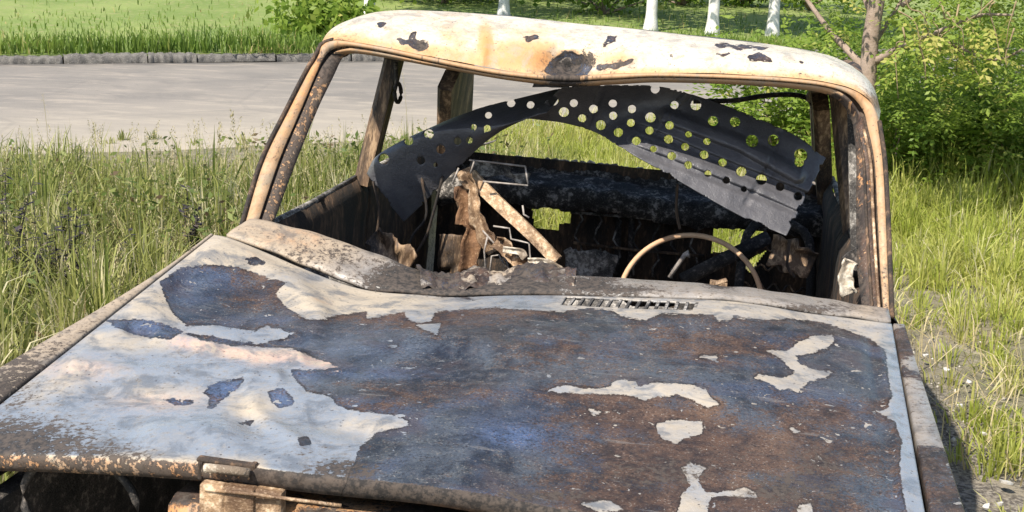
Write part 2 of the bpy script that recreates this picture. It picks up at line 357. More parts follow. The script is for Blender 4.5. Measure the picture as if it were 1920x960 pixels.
# lawn beyond the kerb, rising a little away from the road
t_ = np.r_[0, -1, -3, -6, -12, -30, -80, -250]; z_ = np.r_[.10, .14, .2, .35, .6, 1.2, 2.5, 5.]
P = np.array([[road_pt(s, t-.16, z-.02) for t, z in zip(t_, z_)] for s in np.linspace(-160, 220, 90)])
kind(grid('lawn', P, M_LAWN), 'structure')
kerb = kind(empty('kerb'), 'structure'); kerb_mesh = None
s = -14.0; i = 0
kerb_meshes = []
for v in range(4):
    V, Fc = box_geo((0, 0, 0), (1.0, .16, .17)); bm_ = V.copy()
    g = []
    nx = 31
    P = []
    for a in np.linspace(-.5, .5, nx):
        wob = .010*np.array([math.sin(a*19+v)+.8*math.sin(a*47+v), math.sin(a*31+v*2)+.8*math.sin(a*71+2*v), math.sin(a*13+v*3)+math.sin(a*55)])
        P.append([(a, -.08+wob[0], -.08), (a, -.08+wob[0], .045+wob[1]), (a, -.055, .075+wob[2]), (a, .08, .08+wob[1])])
    o = grid('kerb_stone', np.array(P), M_KERB); COL.objects.unlink(o); kerb_meshes.append(o.data)
while s < 34:
    o = bpy.data.objects.new('kerb_stone', kerb_meshes[i % 4]); COL.objects.link(o); o.parent = kerb
    sc_ = random.choice((.6, .8, 1, 1, .9)); p = road_pt(s+sc_/2, -.08+random.uniform(-.02, .015), .05+random.uniform(-.014, .014)); o.location = p
    o.rotation_euler = (random.uniform(-.05, .05), random.uniform(-.012, .012), math.atan2(dR[1], dR[0])+random.uniform(-.012, .012)); o.scale = (sc_, 1, random.uniform(.6, .8))
    s += o.scale[0]+.015; i += 1

# ================================================================== THE BURNT CAR
car = tag(empty('burnt_car', TILT), 'burnt out pale saloon car with flaking hood and no windscreen, facing the camera', 'car')
NH, NV = 400, 250
# --- hood boundaries
def bow(x): u = (x-1040)/640; return .055*np.clip(1-u*u, 0, 1)
rear = [(402, 440), (430, 446), (500, 474), (560, 500), (640, 531), (700, 546), (790, 553), (850, 557), (950, 554), (1060, 554), (1200, 558), (1300, 561), (1373, 565), (1440, 574), (1507, 586), (1573, 594), (1672, 607)]
rear3 = curve([pt(x, y, 1.095-bow(x)) for x, y in rear], NH)
front = [(-112, 848), (0, 848), (180, 853), (365, 864), (480, 874), (600, 889), (820, 911), (1060, 953), (1300, 985), (1550, 1012), (1747, 1035)]
front3 = curve([pt(x, y, .08-.02*np.clip(1-((x-800)/900)**2, 0, 1)) for x, y in front], NH)
v = np.linspace(0, 1, NV)[None, :, None]
H = front3[:, None]*(1-v)+rear3[:, None]*v
uu = np.linspace(-1, 1, NH)[:, None]; vv = np.linspace(0, 1, NV)[None, :]
H[..., 2] += .010*(1-uu**2)*np.sin(vv*math.pi)                                  # crown
px, py = proj(H.reshape(-1, 3)); px = px.reshape(NH, NV); py = py.reshape(NH, NV)
edge = ss(0, .06, 1-np.abs(uu))*ss(0, .05, vv)*ss(0, .05, 1-vv)
def ridge(poly, wd, h): return h*np.exp(-(seg_dist(px, py, poly)/wd)**2)
dz = ridge([(300, 622), (400, 655), (480, 668), (560, 664)], 17, .015)
dz -= ridge([(250, 612), (340, 620), (440, 636), (560, 640)], 15, .014) + ridge([(350, 545), (460, 550)], 50, .016)
dz += ridge([(300, 500), (360, 470), (470, 485), (560, 540), (600, 590)], 20, .010)
dz += ridge([(560, 600), (700, 640), (840, 640), (980, 665)], 24, .007) - ridge([(620, 625), (760, 655), (900, 675)], 20, .006)
dz += ridge([(900, 730), (1050, 715), (1250, 735), (1380, 760)], 22, .006) - ridge([(480, 790), (640, 770)], 30, .006)
dz += ridge([(1240, 605), (1500, 625), (1620, 650)], 16, .004) + ridge([(1652, 640), (1668, 720), (1690, 830), (1706, 960)], 16, .006) - ridge([(1628, 640), (1648, 740), (1672, 900)], 12, .004)
dz += ridge([(300, 815), (360, 800), (420, 815)], 34, .008) + ridge([(140, 690), (260, 700), (400, 690), (520, 705)], 12, .007) - ridge([(180, 730), (330, 745), (470, 735)], 16, .006) + ridge([(470, 720), (480, 770), (560, 830)], 16, .006) - ridge([(600, 790), (680, 810)], 18, .005)
dz += .0060*vnoise(H.reshape(-1, 3), 1.5, 5).reshape(NH, NV) + .0016*vnoise(H.reshape(-1, 3), 5, 6).reshape(NH, NV)
H[..., 2] += dz*edge
# front lip rolls over and down
lip = []
for a, (dy, dz_) in enumerate([(-.005, -.003), (-.007, -.009), (-.006, -.018), (-.001, -.027), (.012, -.029)]):
    lip.append(H[:, :1]+np.array([0, dy, dz_]))
HL = np.concatenate(lip[::-1]+[H], 1)
px, py = proj(HL.reshape(-1, 3))
Z6 = lambda L: [(x*.5, 480+y*.5) for x, y in L]
Z7 = lambda L: [(600+x*.4583, 520+y*.4583) for x, y in L]
Z8 = lambda L: [(1240+x*.4583, 520+y*.4583) for x, y in L]
paint_polys = [
    # left half with the rear border
    [(-200, 1000), (-200, 700), (400, 425), (700, 520), (840, 552)] + Z7([(740, 122), (640, 128), (540, 135), (470, 140), (455, 178), (400, 188), (350, 165), (345, 145), (300, 150), (190, 172), (190, 140), (100, 150), (0, 168)])
    + Z6([(1230, 235), (1130, 240), (1180, 262), (1080, 300), (980, 330), (1010, 342), (1100, 350), (1200, 390), (1290, 418), (1190, 428), (1090, 425), (1110, 470), (1150, 510), (1240, 530), (1275, 565)])
    + Z7([(70, 520), (120, 545), (200, 552), (280, 560), (330, 572), (377, 605), (300, 617), (225, 640), (165, 690), (150, 740), (125, 790), (100, 860), (60, 1000)]),
    # rear border to the right and down the right edge
    [(840, 540)] + Z7([(700, 122), (850, 132), (1000, 140), (1100, 128), (1200, 132), (1230, 158), (1340, 174), (1400, 146), (1470, 150)])
    + Z8([(100, 150), (210, 152), (232, 180), (280, 176), (300, 160), (410, 176), (530, 166), (660, 186), (760, 214), (880, 268), (918, 300), (922, 350), (936, 440), (945, 490), (920, 540), (868, 545), (955, 588), (985, 660), (978, 740), (976, 830), (1000, 920), (1012, 1150), (1150, 1150), (960, 150), (850, 100), (300, 20)]),
    Z7([(400, 197), (495, 190), (480, 236), (430, 214)]),
    [(1035, 729), (1060, 722), (1100, 730), (1150, 727), (1145, 717), (1165, 710), (1195, 714), (1198, 722), (1230, 717), (1268, 719), (1325, 727), (1332, 748), (1347, 758), (1327, 765), (1295, 748), (1268, 740), (1232, 745), (1210, 752), (1190, 742), (1150, 738), (1090, 738), (1045, 736)],
    [(1232, 798), (1250, 790), (1286, 788), (1318, 790), (1315, 813), (1286, 822), (1268, 831), (1245, 824), (1232, 812)],
    Z8([(430, 300), (510, 300), (560, 270), (620, 240), (700, 235), (710, 255), (680, 290), (600, 310), (550, 322), (565, 352), (640, 380), (700, 388), (670, 410), (600, 430), (560, 470), (520, 455), (480, 465), (440, 430), (385, 410), (400, 398), (500, 410), (552, 395), (500, 345), (480, 322)]),
    Z8([(85, 780), (120, 758), (182, 780), (150, 820), (182, 880), (300, 872), (340, 858), (380, 880), (400, 905), (300, 892), (205, 900), (190, 950), (200, 1100), (40, 1100), (70, 960), (90, 880), (115, 850)]),
    Z8([(565, 932), (610, 925), (640, 1000), (600, 1100), (540, 1000)]), Z8([(160, 324), (225, 320), (230, 350)]), Z8([(525, 614), (572, 630), (545, 638)]),
    Z8([(680, 541), (732, 545), (700, 556)]), Z7([(1095, 540), (1150, 552), (1120, 565)]), Z7([(1190, 514), (1215, 545), (1230, 560), (1200, 545)]),
    Z7([(275, 280), (320, 275), (310, 292)]), Z7([(315, 368), (400, 366), (360, 378)]), Z7([(1190, 718), (1235, 735), (1200, 730)]),
    Z6([(800, 285), (880, 278), (980, 318), (900, 315)]), Z6([(955, 280), (1000, 262), (1045, 265), (1000, 290)]), Z8([(635, 725), (665, 745), (650, 745)]),
    Z7([(1070, 925), (1180, 912), (1250, 950), (1150, 962)])]
bare_holes = [
    Z6([(600, 92), (680, 46), (790, 30), (900, 42), (1000, 82), (1075, 100), (1030, 140), (1070, 190), (1150, 236), (1290, 236), (1280, 330), (1000, 262), (960, 282), (820, 262), (700, 262), (650, 224), (622, 170)]),
    Z6([(905, 8), (960, 2), (1002, 28), (940, 36)]),
    Z6([(385, 238), (500, 234), (620, 255), (690, 285), (645, 315), (560, 310), (470, 282)]),
    Z6([(680, 285), (800, 300), (880, 322), (1090, 335), (1150, 345), (1000, 345), (860, 335), (760, 318)]),
    Z6([(755, 510), (800, 480), (915, 452), (920, 470), (870, 512), (800, 570), (775, 566), (790, 530)]),
    Z6([(612, 536), (735, 540), (720, 556), (660, 560)]), Z6([(1000, 505), (1060, 495), (1100, 530), (1102, 556), (1050, 572), (1020, 550)]),
    Z6([(895, 628), (960, 610), (940, 640)]), Z6([(1115, 680), (1160, 672), (1165, 705), (1125, 715)])]
def hood_attrs(px, py):
    sd = np.full(px.shape, -200.)
    for p in paint_polys: sd = np.maximum(sd, poly_sd(px, py, p))
    for p in bare_holes: sd = np.minimum(sd, -poly_sd(px, py, p))
    rust = blob(px, py, [(480, 555, 75, 38, .75), (760, 745, 130, 34, .75), (870, 735, 160, 26, .7), (1230, 790, 190, 45, 1.25), (1340, 860, 300, 75, 1.35), (1250, 940, 400, 60, 1.1), (1560, 780, 140, 50, .9), (1150, 745, 210, 22, .75),
                         (1080, 660, 260, 60, .6), (820, 595, 260, 24, .7), (1330, 645, 200, 55, .75), (700, 615, 120, 20, .5), (1560, 840, 130, 40, .75), (1180, 900, 200, 45, .85), (1480, 780, 160, 40, .7), (1080, 870, 110, 40, .4)])
    rust = rust - blob(px, py, [(760, 840, 130, 50, .45), (1560, 690, 140, 60, .35), (800, 680, 150, 26, .3), (1420, 890, 60, 16, .5)]) - .02
    blue = blob(px, py, [(970, 818, 80, 22, .9), (570, 705, 50, 14, .7), (420, 735, 60, 40, .9), (525, 748, 40, 30, .9), (335, 753, 40, 10, .9), (270, 612, 80, 24, .65), (700, 700, 120, 14, .5), (370, 520, 60, 30, .35), (660, 655, 150, 30, .3)])
    tan = blob(px, py, [(470, 470, 230, 70, 1.0), (640, 560, 220, 45, .95), (300, 560, 120, 80, .7), (90, 715, 110, 55, .6), (240, 640, 160, 30, .6), (290, 745, 130, 26, .55), (470, 765, 60, 34, .75), (150, 690, 90, 26, .6), (690, 800, 90, 26, .55), (1290, 742, 60, 20, .4), (1290, 950, 60, 30, .7), (290, 560, 60, 60, .45)])
    tan = np.maximum(tan, .9*np.exp(-(seg_dist(px, py, [(200, 865), (330, 872), (480, 884)])/24)**2))
    tan = np.maximum(tan, .8*np.exp(-(seg_dist(px, py, [(365, 645), (480, 668), (560, 664), (645, 690)])/14)**2))
    tan = np.maximum(tan, .55*ss(950, 1100, px)*ss(1700, 1640, px))
    soot = blob(px, py, [(20, 835, 230, 75, .95), (150, 852, 190, 34, .8), (20, 740, 130, 60, .6), (330, 690, 220, 80, .33), (560, 500, 200, 40, .25), (470, 790, 120, 40, .34), (640, 880, 90, 28, .9), (580, 845, 60, 24, .55), (1540, 870, 150, 60, .6), (1480, 920, 160, 50, .7), (1230, 890, 170, 45, .65), (1380, 850, 200, 40, .45), (1000, 930, 200, 16, .75), (850, 552, 70, 8, 1.), (1690, 800, 30, 200, .32), (1620, 600, 80, 14, .25), (230, 750, 130, 60, .35), (1080, 835, 100, 40, .2)])
    return dict(sd=sd, rust=np.clip(rust*1.0, 0, 2), blue=blue, tan=tan, soot=soot, pink=.85*np.exp(-(seg_dist(px, py, [(330, 640), (400, 652), (480, 670), (560, 668), (640, 690)])/13)**2)+blob(px, py, [(150, 690, 70, 20, .5), (300, 755, 90, 20, .4)]))
at = hood_attrs(px, py)
nl = HL.shape[1]; lipmask = np.zeros((NH, nl)); lipmask[:, :5] = 1; lipmask = lipmask.ravel() > 0
right = px > 470
at['soot'] = np.where(lipmask, np.where(right, 1.5, .78), at['soot']); at['tan'] = np.where(lipmask, 1.35, at['tan'])
at['sd'] = np.where(lipmask & ~right, 20, at['sd']); at['rust'] = np.where(lipmask & right, 1, at['rust'])
def hood_at(u, v):     # u 0..1 across, v 0..1 front to rear
    return H[int(round(u*(NH-1))), int(round(v*(NV-1)))]
def hood_px(x, y):
    hx, hy = proj(H.reshape(-1, 3)); return H.reshape(-1, 3)[np.argmin((hx-x)**2+(hy-y)**2)]
# --- louvre near the hood's rear edge: raised frame, dark floor, bars
va, vb = (1046, 561), (1304, 583)
g0, g1 = hood_px(1050, 571), hood_px(1302, 582)
ax = (g1-g0); Lg = np.linalg.norm(ax); ax /= Lg; ay = hood_px(1180, 566)-hood_px(1180, 590); ay -= ax*(ay@ax); ay /= np.linalg.norm(ay); az = np.cross(ax, ay); Rg = np.stack([ax, ay, az], 1)
gc = (g0+g1)/2 + ay*.029
cc_ = ((HL[:-1, :-1]+HL[1:, 1:])/2).reshape(-1, 3)-gc
keep = ~((np.abs(cc_ @ ax) < Lg/2-.002) & (np.abs(cc_ @ ay) < .032))
hood = grid('hood', HL, M_HOOD, car, at, keep=keep)
m = hood.modifiers.new('solid', 'SOLIDIFY'); m.thickness = .004; m.offset = -1
bars = [box_geo(gc+ax*(-Lg/2+Lg*(i/14.))-az*.003, (.0055, .066, .005), Rg) for i in range(15)]
link_mesh('vent_grille', *join_geo(bars), M_ASH, hood, smooth=False)
# --- fenders
def const_attrs(nv_, sd=30, rust=.3, blue=0, tan=.6, soot=.3):
    return {k_: np.broadcast_to(np.asarray(v_, float), (nv_,)) for k_, v_ in dict(sd=sd, rust=rust, blue=blue, tan=tan, soot=soot).items()}
def wheel_arch(P, cy, r=.31):      # True where the panel is kept
    c = (P[:-1, :-1]+P[1:, 1:])/2; return (np.hypot(c[..., 1]-cy, c[..., 2]-.30) > r).ravel()
WY = [.42, 2.84]
for sgn, col_i in ((-1, 0), (1, NH-1)):
    e = H[col_i]; n = len(e); s = np.linspace(0, 1, n)[::-1]                      # s=1 at the front
    wid = .003+.078*ss(.12, 1, s) if sgn < 0 else .020+.028*s; gap = .004+.006*s
    top = [e+np.stack([sgn*gap, 0*s, -.025+0*s], 1), e+np.stack([sgn*gap, 0*s, -.002+0*s], 1)]
    for a, dz_ in ((.06, .0), (.90, .001), (1.0, -.006)): top.append(e+np.stack([sgn*(gap+wid*a), 0*s, dz_+0*s], 1))
    eb = e.copy()
    for zz, xo in ((.76, .015), (.66, .03), (.55, .033), (.45, .028), (.34, .015), (.24, 0)):
        q = top[4].copy(); q[:, 2] = np.minimum(zz, q[:, 2]-.03); q[:, 0] += sgn*xo; top.append(q)
    P = np.stack(top, 1)
    ext = P[:1]+np.array([0, -.05, 0])*np.ones_like(P[:1]); P = np.concatenate([ext, P], 0)
    kx, ky = proj(P.reshape(-1, 3))
    tan = np.full(kx.shape, .75 if sgn < 0 else .25); soot = .30+.6*np.exp(-((P[..., 1].ravel()-.15)/.35)**2) if sgn < 0 else .42+0*kx
    sd = 10*vnoise(P.reshape(-1, 3), 3, 11)+(8 if sgn < 0 else 2)
    grid('front_fender', P, M_COWL, car, dict(sd=sd, rust=.35+0*kx, blue=0*kx, tan=tan, soot=soot), keep=wheel_arch(P, WY[0]), solid=.003)
# --- cowl below the windscreen opening
ctop = [(478, 411), (560, 431), (640, 455), (720, 484), (790, 511), (850, 523), (950, 522), (1060, 519), (1200, 527), (1350, 540), (1500, 555), (1664, 580)]
cbot = [(425, 437), (500, 463), (560, 488), (640, 520), (700, 541), (790, 549), (850, 553), (950, 550), (1060, 550), (1200, 554), (1300, 557), (1373, 561), (1440, 570), (1507, 582), (1573, 590), (1670, 603)]
n = 160
T3 = curve([pt(x, y, 1.225-bow(x)) for x, y in ctop], n); B3 = curve([pt(x, y, 1.112-bow(x)) for x, y in cbot], n)
rows = [B3+(0, .002, -.007), B3]
for a in (.2, .5, .8): rows.append(B3*(1-a)+T3*a+np.array([0, 0, (.003 if a < .7 else .006)]))
rows += [T3, T3+(0, .012, -.006), T3+(0, .02, -.03), T3+(0, .06, -.035)]
P = np.stack(rows, 1); P[..., 2] += .004*vnoise(P.reshape(-1, 3), 5, 21).reshape(P.shape[:2])
kx, ky = proj(P.reshape(-1, 3))
soot = blob(kx, ky, [(800, 530, 110, 40, 1.2), (930, 540, 150, 40, 1.05), (1110, 535, 60, 24, .75), (620, 480, 140, 40, .3), (1150, 545, 100, 14, .6), (1500, 580, 120, 10, .5), (1350, 535, 30, 10, .8)])+.30
tan = blob(kx, ky, [(540, 445, 170, 60, 1.), (1330, 550, 260, 30, .05), (1620, 580, 40, 20, .5)])
grid('cowl_panel', P, M_COWL, car, dict(sd=12+14*vnoise(P.reshape(-1, 3), 4, 3)+ss(900, 700, kx)*14, rust=.5+0*kx, blue=0*kx, tan=tan+.15, soot=soot), solid=.003)
# wiper spindle stubs
for x, y in ((1345, 541), (1352, 533)):
    q = pt(x, y, 1.20); 
V, Fc = join_geo([tube_geo([pt(1347, 548, 1.19), pt(1347, 528, 1.19)], .012, 8), box_geo(pt(1347, 534, 1.19), (.035, .02, .014)), tube_geo([pt(1340, 533, 1.18), pt(1362, 526, 1.19)], .006, 6)])
link_mesh('wiper_spindle', V, Fc, M_POST, car, smooth=False)

# --- windscreen surround: one pressed frame lofted up the pillar, over the header and down the other pillar
def yfp(y, side):      # depth up a pillar
    return np.interp(y, [95, 418] if side < 0 else [180, 585], [1.63, 1.215])
L_out = [(453, 424), (491, 300), (540, 200), (576, 130), (592, 104)]
L_gr = [(481, 420), (522, 300), (565, 200), (594, 132), (606, 108)]
L_g2 = [(489, 420), (530, 300), (572, 200), (600, 134), (614, 112)]
L_in = [(513, 416), (556, 300), (597, 200), (626, 140), (637, 116)]
H_out = [(606, 84), (628, 76), (667, 80), (730, 91), (800, 106), (900, 126), (967, 136), (1060, 142), (1150, 139), (1233, 137), (1400, 142), (1500, 149), (1560, 158), (1605, 172), (1632, 192)]
H_gr = [(620, 94), (642, 87), (667, 87), (730, 98), (800, 113), (900, 133), (967, 143), (1060, 151), (1150, 147), (1233, 143), (1400, 148), (1500, 155), (1560, 164), (1596, 179), (1618, 205)]
H_g2 = [(628, 98), (648, 92), (668, 91), (730, 102), (800, 117), (900, 136), (967, 146), (1060, 154), (1150, 150), (1233, 146), (1400, 151), (1500, 158), (1558, 167), (1590, 183), (1610, 210)]
H_in = [(645, 104), (655, 100), (680, 101), (735, 110), (800, 122), (900, 141), (970, 152), (1060, 161), (1150, 158), (1233, 154), (1400, 159), (1500, 167), (1552, 177), (1580, 195), (1596, 222)]
R_out = [(1648, 228), (1658, 300), (1664, 400), (1668, 500), (1672, 596)]
R_gr = [(1628, 240), (1640, 300), (1646, 400), (1651, 500), (1658, 592)]
R_g2 = [(1621, 243), (1633, 300), (1638, 400), (1644, 500), (1650, 590)]
R_in = [(1602, 250), (1606, 300), (1606, 400), (1608, 500), (1618, 584)]
def frame_line(Lp, Hp, Rp, dy, dpx=0):
    out = [pt(x+dpx, y, yfp(y, -1)+dy) for x, y in Lp]
    out += [pt(x, y, 1.63+dy) for x, y in Hp]
    out += [pt(x-dpx, y, yfp(y, 1)+dy) for x, y in Rp]
    return out
NF = 220
lines = [frame_line(L_out, H_out, R_out, .10), frame_line(L_out, H_out, R_out, .008), frame_line([(a+8, b) for a, b in L_out], [(a, b+2) for a, b in H_out], [(a-5, b) for a, b in R_out], 0.),
         frame_line(L_gr, H_gr, R_gr, .0), frame_line([(a+2, b) for a, b in L_gr], H_gr, R_gr, .022), frame_line(L_g2, H_g2, R_g2, .022), frame_line(L_g2, H_g2, R_g2, .004),
         frame_line([(a*.5+c_*.5, b) for (a, b), (c_, d_) in zip(L_g2, L_in)], [(a, b*.4+d_*.6) for (a, b), (c_, d_) in zip(H_g2, H_in)], [(a*.5+c_*.5, b) for (a, b), (c_, d_) in zip(R_g2, R_in)], .010),
         frame_line(L_in, H_in, R_in, .022), frame_line(L_in, H_in, R_in, .07)]
P = loft(lines, NF); kx, ky = proj(P.reshape(-1, 3))
j = np.broadcast_to(np.arange(P.shape[1])[None], P.shape[:2]).ravel()
headr = ((ky < 175) & (kx > 625) & (kx < 1600))
rp = (kx > 1590) & (ky > 190); lpil = (kx < 640) & (ky > 100)
soot = np.where(j >= 4, .85, .26); soot = np.where((j >= 4) & headr, .16, soot); soot = np.where((j == 4) | (j == 5), 1.1, soot); soot = np.where(((j == 4) | (j == 5)) & headr, .55, soot)
soot = np.where(lpil & (j >= 6), .72, soot); soot = np.where(rp & (j >= 6), .30, soot); soot = np.where(rp & (j >= 8), .95, soot); soot = np.where(rp & (j < 4), .22+.25*ss(230, 520, ky), soot)
soot = soot + blob(kx, ky, [(1060, 150, 45, 26, .9), (620, 120, 30, 26, .6), (545, 330, 60, 120, .12), (1600, 560, 40, 30, .4)])
tan = np.where(j < 4, .75+.5*ss(320, 120, ky), 1.15); tan = np.where(headr, 1.0, tan); tan = np.where(rp, np.where(j < 4, .75, 1.35), tan)
sd = np.where(rp & (j >= 6), -4+9*vnoise(P.reshape(-1, 3)*np.array([3, 3, .6]), 5, 4), 25)
grid('windscreen_frame', P, M_FRAME, car, dict(sd=sd, rust=.8+0*kx, blue=0*kx, tan=tan, soot=soot), solid=.002)

# --- roof skin
lipL = [(592, 104)] + H_out + [(1648, 228)]
crest = [(604, 84), (622, 60), (655, 38), (692, 25), (740, 20), (800, 20), (870, 23), (950, 30), (1060, 42), (1160, 52), (1233, 60), (1400, 78), (1500, 92), (1560, 106), (1610, 132), (1640, 168), (1652, 214)]
nr = 260
A3 = curve([pt(x, y, 1.632 if i not in (0, len(lipL)-1) else 1.65) for i, (x, y) in enumerate(lipL)], nr); C3 = curve([pt(x, y, 1.87) for x, y in crest], nr)
A3 = A3+np.array([0, .004, .0015]); rows = []
def side_u(C): return np.clip((C[:, 0]-C[0, 0])/(C[-1, 0]-C[0, 0]), 0, 1)
for a in np.linspace(0, 1, 26):
    q = A3*(1-a)+C3*a; q[:, 1] += -.045*np.sin(a*math.pi)*ss(0, .08, np.minimum(side_u(C3), 1-side_u(C3))); q[:, 2] += .012*np.sin(a*math.pi); rows.append(q)
for Yr, dzc, dzs, sc in ((1.95, -.004, -.004, 1.0), (2.1, -.012, -.01, 1.0), (2.35, -.03, -.02, .995), (2.6, -.07, -.05, .98), (2.8, -.115, -.08, .965), (2.92, -.17, -.10, .95), (2.95, -.20, -.12, .945)):
    q = C3.copy(); q[:, 1] = Yr; u = side_u(C3); e_ = np.minimum(u, 1-u); m_ = ss(0, .2, e_); q[:, 0] = q[:, 0].mean()+(q[:, 0]-q[:, 0].mean())*sc
    q[:, 2] += dzc*m_+dzs*(1-m_); rows.append(q)
P = np.stack(rows, 1); kx, ky = proj(P.reshape(-1, 3)); sh = P.shape[:2]
vis = (P[..., 1] < 1.9).ravel()
dent = np.exp(-(((kx-1062)/46)**2+((ky-118)/26)**2))*vis
dent2 = np.exp(-(((kx-1000)/70)**2+((ky-95)/34)**2))*vis
Pf = P.reshape(-1, 3); Pf[:, 1] += .058*dent+.012*dent2+.010*dent*vnoise(Pf, 16, 99); Pf[:, 2] -= .020*dent
Pf[:, 1] += .010*np.exp(-(((kx-780)/18)**2+((ky-82)/14)**2))*vis
crease = np.exp(-(seg_dist(kx, ky, [(915, 60), (905, 120)])/7)**2)*vis; Pf[:, 1] -= .007*crease
Pf[:, 2] += .0015*vnoise(Pf, 4, 31); Pf[:, 1] += (.0035*vnoise(Pf, 5, 32)+.0018*vnoise(Pf, 13, 33))*vis
chips = [[(705, 42), (725, 38), (730, 46), (712, 54)], [(768, 58), (784, 57), (780, 72), (795, 80), (806, 88), (795, 97), (778, 92), (760, 84), (740, 74), (745, 66), (766, 76)], [(980, 70), (1000, 65), (1018, 72), (990, 78)],
         [(1125, 88), (1140, 68), (1160, 66), (1152, 82), (1130, 92)], [(1245, 104), (1262, 101), (1260, 107)], [(1345, 101), (1365, 100), (1355, 105)], [(1400, 106), (1425, 100), (1440, 104), (1450, 114), (1425, 118), (1405, 112)], [(1498, 114), (1516, 120), (1505, 124)], [(1120, 122), (1165, 116), (1195, 104), (1190, 116), (1160, 126), (1125, 130)],
         [(1340, 82), (1440, 88), (1430, 94), (1350, 88)], [(1015, 130), (1030, 105), (1060, 92), (1090, 98), (1108, 120), (1095, 140), (1050, 146)]]
sd = 3.4+1.6*vnoise(Pf, 3.5, 66)+.7*vnoise(Pf, 11, 67)+2.5*np.exp(-((ky-lerp_y(H_out, kx)+45)/25)**2)
for c_ in chips: sd = np.minimum(sd, -poly_sd(kx, ky, c_)+5*vnoise(Pf, 18, 77))
sd = np.where(vis, sd, 12*vnoise(Pf, 3, 8)-6)
tan = blob(kx, ky, [(1000, 112, 95, 36, 1.5), (910, 90, 14, 40, 1.6), (800, 98, 80, 16, .9), (940, 118, 180, 24, 1.2), (1150, 112, 60, 24, .9), (1000, 60, 60, 16, .5), (850, 70, 40, 30, .45)]); tan = np.maximum(tan, .95*np.exp(-(np.abs(ky-lerp_y(H_out, kx))/16)**2)*vis)-.16
tan = np.where(vis, tan, .3)
soot = .20+blob(kx, ky, [(640, 70, 30, 40, .3), (1640, 190, 30, 60, .35), (930, 135, 200, 8, .3), (1350, 142, 250, 7, .3), (1056, 122, 34, 20, 1.15), (1100, 108, 20, 14, .8), (788, 84, 14, 12, 1.0), (1150, 122, 40, 14, .5), (1040, 150, 60, 10, .8)])*vis
soot = np.where(vis, soot, .35)
grid('roof', P, M_ROOF, car, dict(sd=sd, rust=np.where(vis & (np.abs(kx-1062) < 60), 0, .35), blue=.1+.35*dent, tan=np.clip(tan+.10+.3*ss(1150, 700, kx), 0, 2), soot=soot), solid=0)
U = P[:, 3:].copy(); U[..., 2] -= .016; U[..., 1] += .004
ctr = U[..., 0].mean(); U[..., 0] = ctr+(U[..., 0]-ctr)*.985
grid('roof_underside', U[:, ::2], M_SOOT, car)

for nm, pth in (('drip_rail', [pt(x-1, y, yfp(y, -1)-.004) for x, y in L_out] + [pt(x-3, y-2, 1.64) for x, y in H_out[:2]]), ('drip_rail', [pt(x+1, y, yfp(y, 1)-.004) for x, y in R_out])):
    tube(nm, curve(pth, 30), .0055, M_BROWNSOOT, car, 6)
tube('pillar_seam', curve([pt(x-1, y, yfp(y, 1)-.004) for x, y in R_g2], 30), .0035, M_TANMETAL, car, 6)
tube('pillar_seam', curve([pt(x-14, y, yfp(y, 1)+.004) for x, y in R_g2], 30), .0035, M_BROWNSOOT, car, 6)

# --- roof rails, posts, doors, sills
X_, Y_, Z_ = np.eye(3)
def side_rail(sgn):
    pts = [(sgn*.615, 1.68, 1.285), (sgn*.625, 1.9, 1.315), (sgn*.62, 2.2, 1.305), (sgn*.605, 2.6, 1.25), (sgn*.585, 2.95, 1.15)]
    tube('roof_rail', curve(pts, 30), .022, M_POST, car, 8)
for s in (-1, 1): side_rail(s)
beam('center_post', ptx(740, 104, -.60), ptx(680, 345, -.665), Y_, .062, .045, M_POST, car, seed=1)
beam('center_post', np.array([.60, 2.16, 1.29]), np.array([.69, 2.07, .86]), Y_, .062, .045, M_POST, car, seed=2)
beam('rear_post', ptx(856, 118, -.58), ptx(850, 300, -.62), Y_, .30, .05, M_POST, car, seed=3)
beam('rear_post', np.array([.595, 2.86, 1.20]), np.array([.665, 3.06, .82]), Y_, .30, .05, M_POST, car, seed=4)
def door(name, sgn, y0, y1, lab=None):
    d = empty(name); d.parent = car
    n = 30; ys = np.linspace(y0, y1, n); prof = [(.685, .895), (.70, .885), (.725, .86), (.76, .78), (.785, .66), (.79, .52), (.78, .38), (.765, .26)]
    P = np.array([[(sgn*x, y, z) for x, z in prof] for y in ys]); P[..., 0] += .004*vnoise(P.reshape(-1, 3), 2, int(y0*10)).reshape(P.shape[:2])
    q = P.reshape(-1, 3); o = grid('outer_skin', P, M_COWL, d, const_attrs(len(q), 6*vnoise(q, 3, 5), .6, .1, .6, .5), solid=.002)
    P = np.array([[(sgn*x, y, z) for x, z in ((.672, .895), (.655, .87), (.655, .6), (.66, .45), (.655, .26))] for y in ys])
    c_ = (P[:-1, :-1]+P[1:, 1:])/2
    keep = ~((np.abs(c_[..., 2]-.74) < .10) & (np.abs(c_[..., 1]-(y0+y1)/2) < .22)).ravel()
    P = np.array([[(sgn*np.interp(z, [.26, .45, .6, .87, .895], [.655, .66, .655, .655, .672]), y, z) for z in np.linspace(.895, .26, 16)] for y in ys])
    P[..., 0] += .005*vnoise(P.reshape(-1, 3), 4, 9).reshape(P.shape[:2])
    c_ = (P[:-1, :-1]+P[1:, 1:])/2
    keep = ~((np.abs(c_[..., 2]-.60) < .13) & (np.abs(c_[..., 1]-(y0+y1)/2) < .20)).ravel()
    grid('inner_skin', P, M_BROWNSOOT, d, solid=.002)
    tube('window_ledge', [(sgn*.68, y0, .897), (sgn*.678, (y0+y1)/2, .894), (sgn*.68, y1, .897)], .008, M_ASH, d, 6)
    return d
